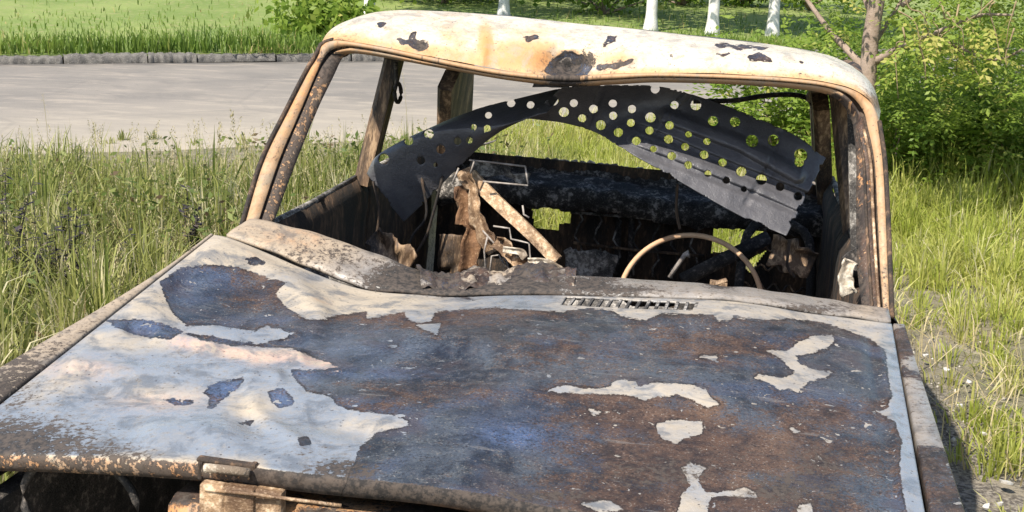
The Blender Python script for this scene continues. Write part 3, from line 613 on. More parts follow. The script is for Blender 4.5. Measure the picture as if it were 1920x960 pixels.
for s in (-1, 1):
    door('front_door', s, 1.27, 2.118); door('rear_door', s, 2.122, 2.92)
    box('door_sill', (s*.74, 1.9, .235), (.10, 2.3, .08), M_RUST, car)
    # rear quarter with its wheel arch
    prof = [(.62, .83), (.68, .81), (.74, .76), (.78, .66), (.785, .52), (.775, .38), (.76, .24)]
    P = np.array([[(s*np.interp(z, [p[1] for p in prof[::-1]], [p[0] for p in prof[::-1]]), y, z - (.06*ss(3.2, 3.9, y) if z > .7 else 0)) for z in np.linspace(.83, .24, 22)] for y in np.linspace(2.92, 3.92, 34)])
    q = P.reshape(-1, 3); grid('rear_quarter', P, M_COWL, car, const_attrs(len(q), 6*vnoise(q, 3, 6), .6, .1, .6, .5), keep=wheel_arch(P, 3.0), solid=.003)
box('floor_pan', (0, 1.95, .22), (1.46, 2.0, .03), M_ASH, car); box('boot_floor', (0, 3.45, .24), (1.4, .95, .03), M_ASH, car)
box('rear_panel', (0, 3.90, .27), (1.46, .03, .10), M_RUST, car)
box('firewall', (0, 1.13, .55), (1.30, .03, .58), M_SOOT, car)
box('transmission_tunnel', (0.02, 1.9, .30), (.24, 1.6, .16), M_ASH, car, bevel=.05)
# wheels: bare burnt rims sitting on the ground
def wheel(name, x, y):
    d = empty(name); d.parent = car
    a = np.linspace(0, 2*math.pi, 40, endpoint=False)
    prof = [(-.06, .19), (-.055, .175), (-.03, .15), (.03, .15), (.055, .175), (.06, .19)]
    P = np.array([[(x+w_, y+r*math.cos(t), .19+r*math.sin(t)) for w_, r in prof] for t in np.r_[a, a[:1]]])
    grid('rim', P, M_RUST, d, solid=.004)
    P = np.array([[(x+.03*math.copysign(1, x)-.03*(1-r/.15)*math.copysign(1, x), y+r*math.cos(t), .19+r*math.sin(t)) for r in (.15, .10, .07, .03, .001)] for t in np.r_[a, a[:1]]])
    grid('disc', P, M_RUST, d, solid=.004)
    tube('tyre_ash', [(x, y+.16*math.cos(t), .02+.01*math.sin(3*t)) for t in np.linspace(0, 6.2, 20)], .03, M_ASH, d, 6)
for x in (-.68, .68):
    for y in (WY[0], 3.0): wheel('wheel', x, y)
# --- nose: slam panel, lamp opening, latch bracket, engine bay
q = np.linspace(-.66, .66, 60)
fz = np.interp(q, front3[:, 0], front3[:, 2]); fy = np.interp(q, front3[:, 0], front3[:, 1])
rows = []
for dy, dz_ in ((.10, -.06), (.015, -.055), (-.006, -.062), (-.010, -.085), (-.012, -.10), (-.004, -.105), (.0, -.14), (-.010, -.16), (-.01, -.30), (.02, -.34)):
    rows.append(np.stack([q, fy+dy, fz+dz_], 1))
P = np.stack(rows, 1); P[..., 1] += .004*vnoise(P.reshape(-1, 3), 5, 41).reshape(P.shape[:2])
c_ = (P[:-1, :-1]+P[1:, 1:])/2
rows_j = np.broadcast_to(np.arange(P.shape[1]-1)[None], c_.shape[:2])
keep = ~((c_[..., 0] < -.335) & (c_[..., 0] > -.62) | ((np.abs(c_[..., 0]) < .30) & (rows_j >= 5) & (rows_j < 8)) | (c_[..., 0] > .36) & (c_[..., 0] < .6) & (rows_j > 5)).ravel()
qq = P.reshape(-1, 3)
grid('slam_panel', P, M_FRAME, car, const_attrs(len(qq), 12*vnoise(qq, 6, 3), 1.1, 0, 1.4, .55), keep=keep, solid=.003)
br = empty('latch_bracket'); br.parent = car
c1 = pt(425, 895, .045)
V, Fc = join_geo([box_geo(pt(428, 867, .066), (.084, .014, .006)), box_geo(pt(428, 893, .064), (.084, .010, .008)), box_geo(pt(378, 880, .064), (.007, .014, .026)), box_geo(pt(476, 885, .064), (.008, .014, .026))])
o = link_mesh('latch_surround', V, Fc, M_BROWNSOOT, br, smooth=False); m = o.modifiers.new('bevel', 'BEVEL'); m.width = .0025; m.segments = 2
tube('latch_bar', [pt(386, 877, .05), pt(410, 879, .046), pt(445, 883, .046), pt(468, 887, .05)], .0062, M_CREAM, br, 8)
V, Fc = join_geo([box_geo(pt(402, 945, .05), (.036, .02, .06)), box_geo(pt(452, 948, .05), (.042, .02, .056)), box_geo(pt(505, 950, .055), (.04, .02, .05))])
o = link_mesh('latch_plate', V, Fc, M_TANMETAL, br, smooth=False); m = o.modifiers.new('bevel', 'BEVEL'); m.width = .004; m.segments = 2
tube('latch_rod', [pt(385, 918, .04), pt(470, 926, .035), pt(560, 938, .04), pt(640, 948, .05)], .0025, M_TANMETAL, br, 6)
box('inner_wing', (-.60, .55, .62), (.03, .95, .3), M_SOOT, car); box('inner_wing', (.60, .55, .62), (.03, .95, .3), M_SOOT, car)
# headlamp bowl rim, a torn bumper bracket in the left opening
a = np.linspace(0, 2*math.pi, 28, endpoint=False); lc = pt(150, 945, .10)
tube('lamp_ring', [lc+np.array([.085*math.cos(t), 0, .07*math.sin(t)]) for t in a], .006, M_SOOT, car, 6, closed=True)
V, Fc = join_geo([box_geo((-.05, .65, .52), (.36, .50, .30)), box_geo((-.05, .65, .70), (.22, .46, .06)), tube_geo([(.25, .3, .6), (.25, .6, .68), (.05, .9, .66)], .03, 8)])
o = link_mesh('engine_block', V, Fc, M_ASH, car, smooth=False); m = o.modifiers.new('bevel', 'BEVEL'); m.width = .02; m.segments = 2
box('radiator', (0, .14, .50), (.60, .05, .34), M_SOOT, car)

def plate(name, px_pts, Y, wid, mat, parent, thick=.004, curl=.01, seed=0, ydrop=0.):
    c_ = curve([pt(x, y, Y+ydrop*i) for i, (x, y) in enumerate(px_pts)], 24); t = np.gradient(c_, axis=0); t /= np.linalg.norm(t, axis=1)[:, None]
    nn = np.cross(t, np.array([.0, -1., .25])); nn /= np.linalg.norm(nn, axis=1)[:, None]; b = np.cross(nn, t)
    P = np.stack([c_+nn*wid*a+b*curl*(abs(a)*2)**2 for a in np.linspace(-.5, .5, 7)], 1); P += (.0025 if name == 'back_rail' else .010)*(vnoise(P.reshape(-1, 3), 9, seed)+.6*vnoise(P.reshape(-1, 3), 23, seed+1)).reshape(24, 7, 1)*min(1, wid/.04)
    return grid(name, P, mat, parent, solid=thick)
# --- behind the seats: shelf, bulkhead with its openings, rear window rail
sh = []
n = 130; tp = curve([pt(x, y, 2.98) for x, y in ((846, 300), (900, 296), (1000, 303), (1120, 314), (1250, 330), (1400, 345), (1545, 358))], n)
rows = [tp+(0, .24, -.03), tp+(0, .03, .0), tp+(0, .012, .004), tp+(0, -.004, -.003), tp+(0, -.006, -.03), tp+(0, -.05, -.036), tp+(0, -.16, -.045), tp+(0, -.20, -.05), tp+(0, -.205, -.10), tp+(0, -.19, -.12)]
P = np.stack([curve(np.stack(rows, 1)[i], 26, False) for i in range(n)]); P[..., 2] += (.008*vnoise(P.reshape(-1, 3), 5, 51)+.007*vnoise(P.reshape(-1, 3), 14, 52)).reshape(P.shape[:2])*ss(0, .05, tp[:, None, 1]-P[..., 1]); P[..., 1] += .006*vnoise(P.reshape(-1, 3), 17, 53).reshape(P.shape[:2])
grid('parcel_shelf', P, M_SHELF, car, solid=.004)
tube('rear_window_rail', tp+(0, .01, .006)+.004*rng.normal(size=(n, 1))*np.array([[0, 0, 1]]), .009, M_CREAM, car, 6)
# bulkhead sheet
xs = np.linspace(-.64, .68, 240); zs = np.linspace(.26, .86, 130); P = np.array([[(x, 2.96+.03*(z-.5), z) for z in zs] for x in xs])
P[..., 1] += .006*vnoise(P.reshape(-1, 3), 4, 61).reshape(P.shape[:2])
c_ = ((P[:-1, :-1]+P[1:, 1:])/2).reshape(-1, 3); bx_, by_ = proj(c_)
openings = [[(996, 374), (1074, 380), (1070, 418), (1050, 420), (1046, 432), (1002, 428)], [(1338, 420), (1430, 435), (1436, 445), (1395, 470), (1332, 474)], [(1390, 496), (1438, 468), (1420, 492), (1408, 512)]]
keep = np.ones(len(c_), bool)
for op in openings: keep &= poly_sd(bx_, by_, op) < 0
grid('rear_bulkhead', P, M_BROWNSOOT, car, keep=keep, solid=.003)
for pa in ([(700, 340), (712, 400), (705, 450), (730, 500)], [(790, 330), (800, 400), (770, 450), (760, 500)], [(830, 330), (815, 390), (800, 440), (770, 490)], [(1270, 345), (1268, 390), (1275, 430)], [(1480, 450), (1475, 490), (1490, 520)]):
    tube('hanging_wire', curve([pt(x, y, 1.9) for x, y in pa], 16), .004, M_BROWNSOOT, car, 5)
for x, y0, y1 in ((1160, 385, 520), (1185, 388, 520)):
    tube('bulkhead_rib', [pt(x, y0, 2.92), pt(x-3, y1, 2.92)], .012, M_SOOT, car, 6)

for i in range(7):
    x0 = 1085+i*36; tube('rear_seat_wire', [pt(x0+8*math.sin(q*1.7), 395+i*3+q*16, 2.86) for q in range(8)], .0035, M_ASH, car, 5)
tube('rear_seat_wire', [pt(1070, 398, 2.85), pt(1200, 408, 2.85), pt(1335, 425, 2.85)], .005, M_ASH, car, 6); tube('rear_seat_wire', [pt(1075, 455, 2.85), pt(1200, 470, 2.85), pt(1320, 480, 2.85)], .005, M_POST, car, 6)
plate('floor_debris', [(1060, 505), (1100, 500), (1150, 512)], 2.3, .10, M_ASH, car, .003, .02, 31); plate('floor_debris', [(700, 440), (730, 470), (770, 500)], 1.75, .07, M_POST, car, .003, .02, 32); plate('floor_debris', [(1440, 470), (1480, 480), (1520, 500)], 2.0, .08, M_POST, car, .003, .02, 33)
# --- steering wheel
sw = empty('steering_wheel'); sw.parent = car
ctr = CAM+(np.array([.283, 2.03, .655])-CAM)*.957; nrm = np.array([0, -.88, .47]); nrm /= np.linalg.norm(nrm); e1 = X_; e2 = np.cross(nrm, e1); e2 = e2 if e2[2] > 0 else -e2
a = np.linspace(0, 2*math.pi, 64, endpoint=False)
tube('rim', [ctr+.184*(e1*math.cos(t)+e2*math.sin(t)) for t in a], .0068, M_WHEELRIM, sw, 10, closed=True)
for t in (math.radians(200), math.radians(-20), math.radians(90)):
    if t > 1 and t < 2: continue
    d = e1*math.cos(t)+e2*math.sin(t); tube('spoke', [ctr-nrm*.03+d*.03, ctr-nrm*.02+d*.1, ctr+d*.18], .009, M_POST, sw, 6)
tube('hub', [ctr+nrm*.01, ctr-nrm*.05], .04, M_SOOT, sw, 12)
tube('steering_column', [ctr-nrm*.05, np.array([.29, 1.55, .60]), np.array([.30, 1.2, .48])], .028, M_SOOT, car, 10)
tube('column_lever', [pt(1255, 520, 1.95), pt(1284, 478, 1.95), pt(1292, 476, 1.95)], [.006, .007, .012], M_WIRE, car, 6)
# --- dashboard carcass
V = []; xs = np.linspace(-.60, .62, 70); P = np.array([[(x, 1.26+.16*math.cos(t)*(1 if t < 1.6 else .4)+.0, .80-.16*t+.07*math.sin(t)) for t in np.linspace(0, 2.2, 12)] for x in xs])
P += .012*vnoise(P.reshape(-1, 3), 5, 71).reshape(P.shape[0], P.shape[1], 1)
grid('dashboard', P, M_ASH, car, solid=.004)
# rubble heap of the melted dash top, behind the hood's edge
n, mm = 110, 16
topc = curve([pt(x, y, 1.26-.03) for x, y in ((770, 520), (830, 522), (880, 512), (950, 515), (1000, 508), (1050, 516), (1080, 522))], n); botc = curve([pt(x, y, 1.10-.02) for x, y in ((790, 548), (850, 556), (900, 557), (950, 558), (1000, 556), (1050, 554), (1075, 553))], n)
aa = np.linspace(0, 1, mm)[None, :, None]; P = botc[:, None]*(1-aa)+topc[:, None]*aa; f_ = P.reshape(-1, 3)
P[..., 2] += (.010+.016*np.sin(aa[..., 0]*math.pi))+.012*(vnoise(f_, 9, 81)+.7*vnoise(f_, 22, 82)).reshape(n, mm); P[..., 1] += .008*vnoise(f_, 14, 83).reshape(n, mm)
kx, ky = proj(P.reshape(-1, 3))
grid('dash_rubble', P, M_COWL, car, dict(sd=14*vnoise(f_, 12, 84)-4, rust=.5+0*kx, blue=.2*(vnoise(f_, 8, 2) > .3), tan=.5+.5*vnoise(f_, 10, 85), soot=.62+.3*vnoise(f_, 7, 86)), smooth=True)

# --- passenger seat frame
seat = empty('passenger_seat_frame'); seat.parent = car
beam('back_rail', pt(884, 328, 1.90), pt(1046, 488, 1.80), np.array([.6, 0, .8]), .036, .016, M_TANMETAL, seat, 24, .003, .003, .85, 5)
plate('torn_sheet', [(868, 318), (884, 370), (900, 410), (912, 440), (930, 470)], 1.87, .036, M_TANMETAL, seat, .003, .014, 2)
plate('torn_sheet', [(872, 345), (882, 400), (890, 450), (880, 515)], 1.92, .045, M_RUST, seat, .003, .02, 3)
plate('torn_sheet', [(845, 440), (850, 480), (858, 520)], 1.95, .075, M_POST, seat, .003, -.012, 6)
plate('torn_sheet', [(925, 455), (960, 478), (1000, 500), (1030, 512)], 1.82, .032, M_TANMETAL, seat, .003, .016, 4)
plate('torn_sheet', [(945, 466), (975, 474), (985, 484)], 1.80, .018, M_CREAM, seat, .003, .006, 5)
plate('seat_side', [(990, 490), (1020, 497), (1046, 506), (1060, 515)], 1.78, .02, M_CREAM, seat, .003, .008, 7)
plate('back_panel', [(884, 314), (930, 320), (990, 337)], 2.0, .04, M_ASH, seat, .003, .006, 8)
for path in ([(925, 424), (955, 428), (958, 448), (975, 452), (992, 456), (994, 485), (1012, 500)], [(912, 520), (908, 470), (915, 440)], [(918, 516), (922, 480), (935, 478), (948, 500), (942, 512), (920, 512)],
             [(905, 432), (930, 460), (950, 490), (955, 512)], [(980, 385), (982, 402), (992, 408)], [(880, 300), (935, 306), (985, 312)], [(882, 325), (890, 300)], [(985, 312), (990, 345)], [(905, 340), (990, 348)], [(848, 345), (860, 315)]):
    tube('spring_wire', [pt(x, y, 1.84) for x, y in path], .0026, M_WIRE, seat, 6)
for x in (-.52, -.06):
    tube('seat_leg', [(x, 2.05, .66), (x, 2.0, .5), (x, 1.75, .42), (x, 1.7, .25)], .014, M_SOOT, seat, 8)
tube('seat_leg', [(-.52, 2.12, .5), (-.06, 2.12, .5)], .014, M_SOOT, seat, 8)
# --- driver seat frame, dark, by the right pillar
ds = empty('driver_seat_frame'); ds.parent = car
tube('back_hoop', curve([(.42, 2.2, .45), (.42, 2.42, .78), (.50, 2.46, .82), (.60, 2.42, .78), (.62, 2.2, .45)], 24), .014, M_SOOT, ds, 8)
for i in range(6):
    z = .50+.05*i; tube('spring_wire', [(.42+.2*t, 2.22+(z-.45)*.6+.012*math.sin(t*25+i), z+.01*math.sin(t*31)) for t in np.linspace(0, 1, 26)], .003, M_POST, ds, 5)
box('seat_pan', (.50, 2.1, .42), (.34, .42, .05), M_SOOT, ds)
tube('support_strut', [pt(1280, 525, 2.3), pt(1440, 445, 2.4)], .022, M_SOOT, ds, 8)
# --- trim on the right pillar's foot, seat-belt buckle on the left post
c_ = [pt(1585, 545, 1.30), pt(1582, 515, 1.31), pt(1590, 490, 1.33), pt(1597, 482, 1.35)]
plate('pillar_trim', [(1588, 556), (1583, 525), (1588, 500), (1596, 488)], 1.33, .026, M_CREAM, car, .004, .01, 9)
plate('pillar_trim', [(1600, 545), (1602, 515), (1597, 490), (1588, 475)], 1.36, .03, M_SOOT, car, .004, .012, 10)
bk = empty('seat_belt'); bk.parent = car; bq = ptx(744, 112, -.57)
tube('belt_strap', [ptx(742, 118, -.58), ptx(744, 150, -.58), ptx(743, 160, -.58)], .006, M_SOOT, bk, 5)
a = np.linspace(0, 2*math.pi, 14, endpoint=False)
tube('buckle', [ptx(746+6*math.cos(t), 174+18*math.sin(t), -.58) for t in a], .006, M_SOOT, bk, 6, closed=True)
# door frame uprights on the right side between the posts
beam('door_frame', np.array([.62, 1.78, 1.28]), np.array([.675, 1.66, .86]), Y_, .03, .03, M_ASH, car, seed=8, ch=.006)
tube('rear_window_seal', curve([pt(x, y, 2.95) for x, y in ((1300, 190), (1380, 188), (1430, 180), (1490, 178), (1520, 190), (1532, 225), (1540, 300))], 30), .009, M_SOOT, car, 6)

# ================================================================== loose perforated sheet hanging in the windscreen opening
def spline_patch(rows, n, mm):
    R_ = np.stack([curve(r, n) for r in rows], 0)                       # rows x n x 3
    return np.stack([curve(R_[:, i], mm, True) for i in range(n)], 0)   # n x mm x 3
sheet = tag(empty('perforated_sheet', TILT), 'black perforated metal sheet folded and sagging from the roof header inside the car', 'metal sheet')
Tt = [(1056, 163), (1150, 160), (1240, 163), (1330, 188), (1420, 222), (1500, 260), (1548, 297)]
Bt = [(985, 223), (1050, 229), (1110, 246), (1175, 283), (1280, 342), (1400, 410), (1474, 441)]
def row(t, ya, yb):
    out = []
    for i, (a, b) in enumerate(zip(Tt, Bt)):
        y0, y1 = (1.76+.05*i, 1.90+.01*i) if i < 3 else (ya+.01*i, yb)
        out.append(pt(a[0]*(1-t)+b[0]*t, a[1]*(1-t)+b[1]*t, y0*(1-t)+y1*t))
    return out
P = spline_patch([row(t, 1.90, 1.73) for t in (0, .33, .66, 1)], 330, 110)
kx, ky = proj(P.reshape(-1, 3)); kx = kx.reshape(P.shape[:2]); ky = ky.reshape(P.shape[:2])
def rdg(poly, wd, h): return h*np.exp(-(seg_dist(kx, ky, poly)/wd)**4)
dY = -rdg([(1250, 217), (1390, 270), (1495, 328)], 13, .034) + rdg([(1190, 236), (1330, 295), (1522, 372)], 7, .018)
dY += -rdg([(1290, 175), (1250, 215), (1215, 262)], 6, .010) + rdg([(1460, 250), (1440, 320), (1400, 380)], 7, .007) - rdg([(1130, 165), (1100, 235)], 6, .008)
dY -= rdg([(1185, 262), (1290, 300), (1400, 345), (1508, 392)], 8, .015)
step_ = (ky-(np.interp(kx, [1170, 1290, 1400, 1510], [280, 318, 362, 405]))); dY -= .010*ss(0, 8, step_)*(kx > 1160)
P[..., 1] += dY + .008*vnoise(P.reshape(-1, 3), 2.5, 91).reshape(P.shape[:2]) + .0022*vnoise(P.reshape(-1, 3), 11, 94).reshape(P.shape[:2])
holes = [(600+x/3, y/3, 9.) for x, y in ((1310, 565), (1260, 610), (1370, 630), (1425, 580), (1475, 665), (1540, 610), (1580, 705), (1645, 580), (1645, 650), (1680, 745), (1755, 615), (1750, 690), (1780, 790))]
holes += [(1200+x/2, y/2, r) for x, y, r in ((55, 335, 10), (130, 395, 9), (210, 395, 9.5), (40, 440, 9.5), (110, 470, 8), (35, 490, 9), (182, 502, 7), (105, 525, 8.5), (250, 530, 7.5), (170, 550, 8), (240, 580, 9), (50, 560, 7.5), (120, 587, 8.5), (182, 620, 7.5),
            (310, 610, 8.5), (380, 645, 9), (455, 675, 9.5), (525, 702, 9), (255, 652, 7.5), (325, 680, 7.5), (390, 710, 6.5), (595, 737, 9.5), (275, 455, 10.5), (355, 455, 11), (420, 528, 11.5), (502, 525, 11.5), (603, 582, 13), (598, 606, 9))]
def punch(P, holes):
    sh = P.shape[:2]; kx, ky = proj(P.reshape(-1, 3)); kx = kx.reshape(sh); ky = ky.reshape(sh)
    cx = (kx[:-1, :-1]+kx[1:, 1:])/2; cy = (ky[:-1, :-1]+ky[1:, 1:])/2; keep = np.ones(cx.shape, bool)
    rj = np.random.default_rng(int(abs(P).sum()*10) % 9999); holes = [(x+rj.normal(0, .6), y+rj.normal(0, .6), r*rj.uniform(.86, 1.08)) for x, y, r in holes]
    for x, y, r in holes: keep &= np.hypot(cx-x, cy-y) > r
    # round the rims: pull rim vertices on to the circle, in the sheet's own plane
    gu = np.gradient(P, axis=0); gv = np.gradient(P, axis=1); pu = (np.gradient(kx, axis=0), np.gradient(ky, axis=0)); pv = (np.gradient(kx, axis=1), np.gradient(ky, axis=1))
    for x, y, r in holes:
        d = np.hypot(kx-x, ky-y); sel = np.abs(d-r) < 1.6
        ex = (kx-x)/np.maximum(d, .1)*(r-d); ey = (ky-y)/np.maximum(d, .1)*(r-d)
        det = pu[0]*pv[1]-pu[1]*pv[0]; det = np.where(np.abs(det) < 1e-6, 1e-6, det)
        a = (ex*pv[1]-ey*pv[0])/det; b = (pu[0]*ey-pu[1]*ex)/det; a = np.clip(a, -1.6, 1.6); b = np.clip(b, -1.6, 1.6)
        P[sel] += gu[sel]*a[sel][:, None]+gv[sel]*b[sel][:, None]
    return keep.ravel()
def fray(P, kp):
    sh = (P.shape[0]-1, P.shape[1]-1); c = P[:-1, :-1].reshape(-1, 3); nz = (vnoise(c, 14, 95)+.8*vnoise(c, 37, 96)).reshape(sh)
    i, j = np.meshgrid(np.arange(sh[0]), np.arange(sh[1]), indexing='ij'); d = np.minimum(np.minimum(j, sh[1]-1-j)*1., (sh[0]-1-i)*.8)
    return kp & ~(d < nz*2.6-.6).ravel()
kp = fray(P, punch(P, holes)); grid('right_wing', P, M_PANEL, sheet, keep=kp, solid=.0022)
Uu = [(1060, 164), (980, 183), (900, 203), (820, 234), (752, 267), (702, 300), (688, 326)]
Ff = [(1026, 210), (955, 231), (890, 240), (822, 246), (757, 272), (706, 304), (692, 332)]
Mm = [(1008, 214), (950, 234), (900, 252), (848, 272), (795, 305), (748, 345), (722, 372)]
Bb = [(985, 223), (945, 242), (905, 270), (872, 302), (838, 335), (800, 375), (757, 416)]
rows = [[pt(x, y, 1.98+.02*i/6) for i, (x, y) in enumerate(Uu)], [pt(x, y, 1.80+.02*i) for i, (x, y) in enumerate(Ff)], [pt(x, y, 1.80+.02*i) for i, (x, y) in enumerate(Mm)], [pt(x, y, 1.84+.018*i) for i, (x, y) in enumerate(Bb)]]
P = spline_patch(rows, 260, 110)
P[..., 1] += .004*vnoise(P.reshape(-1, 3), 2.5, 92).reshape(P.shape[:2])
holes = [(600+x/3, y/3, r) for x, y, r in ((612, 752, 9), (500, 790, 9), (360, 892, 12), (865, 715, 7), (940, 725, 7), (840, 788, 7.5), (775, 792, 7), (678, 842, 9), (568, 902, 9), (650, 925, 5), (1075, 582, 9), (1185, 588, 8), (945, 648, 7))]
kp = fray(P, punch(P, holes)); grid('left_wing', P, M_PANEL, sheet, keep=kp, solid=.0022)
# rag of lining where the sheet is torn from the header
plate('torn_tab', [(1000, 158), (1035, 160), (1065, 162)], 1.70, .012, M_PANEL, sheet, .002, .004, 12)

# ================================================================== GRASS AND PLANTS
M_GRASS = leaf_mat('grass_blades', (.14, .18, .035), (.47, .46, .15), (.62, .56, .35), .45)
M_MEADOW = leaf_mat('meadow_blades', (.32, .38, .055), (.60, .57, .19), (.66, .60, .36), .5)
M_VERGE = leaf_mat('verge_blades', (.08, .15, .02), (.22, .30, .05), (.40, .34, .14), .4)
M_LEAF = leaf_mat('locust_leaves', (.14, .24, .03), (.36, .45, .08), (.52, .49, .14), .55)
M_LEAFD = leaf_mat('shrub_leaves', (.12, .21, .03), (.30, .41, .07), (.46, .47, .13), .55)
M_SEED = leaf_mat('seed_heads', (.36, .32, .15), (.50, .43, .24), None, .35)
M_CHAR = leaf_mat('charred_stems', (.022, .018, .024), (.06, .05, .058), (.14, .11, .09), .1, .8)
M_BARK = plain('bark', (.23, .17, .13), (.32, .245, .195), 16, .9, .008, (.17, .13, .10)); M_WASH = plain('whitewash', (.74, .73, .70), (.50, .48, .45), 9, .8, .01, (.36, .33, .30))
M_TWIG = plain('dry_twig', (.30, .23, .12), (.20, .15, .085), 20, .85)
def blade_mesh(name, B, h, wd, mat, lean=.35, parent=None, az=None, rnd=None, curl=1.):
    N = len(B); az = rng.uniform(0, 2*math.pi, N) if az is None else az; la = rng.uniform(0, 2*math.pi, N)
    ln = np.abs(rng.normal(0, lean, N)); D = np.stack([np.cos(la), np.sin(la), 0*la], 1); W = np.stack([np.cos(az), np.sin(az), 0*az], 1)
    h = h[:, None]; wd = np.broadcast_to(wd, (N,))[:, None]; ln = ln[:, None]; z = np.array([0, 0, 1.])
    mid = B + z*h*.55 + D*h*ln*.30*curl; tip = B + z*h*(1-.35*np.minimum(ln, 1)) + D*h*ln
    V = np.stack([B-W*wd*.5, B+W*wd*.5, mid-W*wd*.42, mid+W*wd*.42, tip], 1).reshape(-1, 3)
    i = np.arange(N)*5; q = np.stack([i, i+1, i+3, i+2], 1); t = np.stack([i+2, i+3, i+4], 1)
    rnd = rng.uniform(0, 1, N) if rnd is None else rnd
    return fast_mesh(name, V, q, t, mat, parent, dict(rnd=np.repeat(rnd, 5), hgt=np.tile([0, 0, .55, .55, 1], N)))
def scatter(n, x0, x1, y0, y1, dens):
    P = np.stack([rng.uniform(x0, x1, n), rng.uniform(y0, y1, n), np.full(n, -.03)], 1)
    return P[rng.uniform(0, 1, n) < dens(P)]
def off_car(P, m=0.): return ~((np.abs(P[:, 0]-.02) < .86+m) & (P[:, 1] > -.4) & (P[:, 1] < 4.0+m))
def scorch(P): return np.hypot((P[:, 0]-.05)/1.55, (P[:, 1]-1.9)/2.9) + .22*vnoise(P*np.array([1, 1, 0]), .8, 13)
def side_ok(P): return road_t(P) > ROADW-.1+.25*vnoise(P*np.array([1, 1, 0]), .35, 12)
clump = lambda P, s: .55+.45*vnoise(P*np.array([1, 1, 0]), .9, s)
def tufts(C, per, hgt, rad, wid, name, mat, lab, tint, spread=.55):
    """C tuft centres; blades fan outwards from each"""
    n = len(C); cnt = rng.integers(int(per*.5), int(per*1.4), n); idx = np.repeat(np.arange(n), cnt); N = len(idx)
    a = rng.uniform(0, 2*math.pi, N); r = np.abs(rng.normal(0, 1, N)); rr = (rad*rng.uniform(.6, 1.5, n))[idx]*r*.5
    B = C[idx]+np.stack([np.cos(a)*rr, np.sin(a)*rr, 0*a], 1)
    h = np.broadcast_to(hgt, (n,))[idx]*rng.uniform(.45, 1.1, N); ln = np.clip(spread*r*rng.uniform(.4, 1.2, N), 0, 1.3)
    a2 = a+rng.normal(0, .5, N); D = np.stack([np.cos(a2), np.sin(a2), 0*a], 1); az = rng.uniform(0, 6.283, N); W = np.stack([np.cos(az), np.sin(az), 0*az], 1)*(wid*rng.uniform(.6, 1.3, N))[:, None]
    h = h[:, None]; ln = ln[:, None]; z = np.array([0, 0, 1.])
    m1 = B+z*h*.45+D*h*ln*.16; m2 = B+z*h*(.82-.12*ln)+D*h*ln*.5; tip = B+z*h*(1.02-.42*ln)+D*h*ln*.95
    V = np.stack([B-W*.45, B+W*.45, m1-W*.5, m1+W*.5, m2-W*.33, m2+W*.33, tip], 1).reshape(-1, 3); i = np.arange(N)*7
    q = np.concatenate([np.stack([i, i+1, i+3, i+2], 1), np.stack([i+2, i+3, i+5, i+4], 1)]); t = np.stack([i+4, i+5, i+6], 1)
    rn = np.clip(tint[idx]+rng.normal(0, .2, N), 0, 1)
    o = fast_mesh(name, V, q, t, mat, None, dict(rnd=np.repeat(rn, 7))); kind(o, 'stuff'); o['label'] = lab; o['category'] = 'grass'; return o
flat = np.array([1, 1, 0])
# left strip: tall, mixed, weedy
rd = lambda P: road_t(P)-ROADW
C = scatter(5900, -6.5, -.8, -.6, 8.6, lambda P: side_ok(P)*off_car(P, .12)*np.clip(ss(.95, 1.15, scorch(P)), .04, 1)*np.clip(ss(.3, 3.2, rd(P)), .05, 1)*np.clip(clump(P, 14)*1.3, .3, 1))
hc = (.20+.22*rng.random(len(C)))*(1+.45*vnoise(C*flat, .7, 15))*(.22+.78*ss(.6, 3.6, rd(C)))*1.35
tufts(C, 40, np.clip(hc, .08, .6), .08, .0085, 'tall_grass', M_GRASS, 'tall mixed weedy grass on the strip beside the road', np.clip(.47+.28*rng.normal(size=len(C))+.2*vnoise(C*flat, .6, 16), 0, 1), .55)
# thin straw stems and small weed leaves through the strip
P = scatter(16000, -6.0, -.9, 2.2, 8.2, lambda P: side_ok(P)*off_car(P, .1)*ss(.95, 1.2, scorch(P))*np.clip(clump(P, 41), .1, 1)*np.clip(ss(.4, 2.8, road_t(P)-ROADW), .08, 1))
o = blade_mesh('straw_stems', P, rng.uniform(.28, .55, len(P))*(.35+.65*ss(.2, 2.8, road_t(P)-ROADW)), rng.uniform(.0025, .005, len(P)), leaf_mat('straw_stem', (.40, .36, .17), (.60, .53, .33), (.30, .19, .10), .3), .35); kind(o, 'stuff'); o['label'] = 'thin dry stems standing in the grass strip'; o['category'] = 'grass'
P = scatter(60000, -6.0, -.9, 2.2, 8.0, lambda P: side_ok(P)*off_car(P, .1)*ss(.95, 1.2, scorch(P))*np.clip(1.6*vnoise(P*np.array([1, 1, 0]), .8, 43), 0, 1)*ss(.8, 2.6, road_t(P)-ROADW)); N = len(P)
P[:, 2] = rng.uniform(.04, .42, N)*ss(.6, 2.6, road_t(P)-ROADW); d = rng.normal(size=(N, 3)); d[:, 2] = d[:, 2]*.4+.3; d /= np.linalg.norm(d, axis=1)[:, None]; w_ = np.cross(d, rng.normal(size=(N, 3))); w_ /= np.linalg.norm(w_, axis=1)[:, None]; s = rng.uniform(.02, .06, N)[:, None]
o = fast_mesh('weed_leaves', np.stack([P, P+d*s*.5-w_*s*.2, P+d*s, P+d*s*.5+w_*s*.2], 1).reshape(-1, 3), np.arange(N*4).reshape(N, 4), np.zeros((0, 3), int), leaf_mat('weed_leaf', (.09, .14, .03), (.30, .33, .10), (.16, .11, .06), .4), None, dict(rnd=np.repeat(rng.random(N), 4))); kind(o, 'stuff'); o['label'] = 'small leaves of low weeds in the grass strip'; o['category'] = 'weeds'
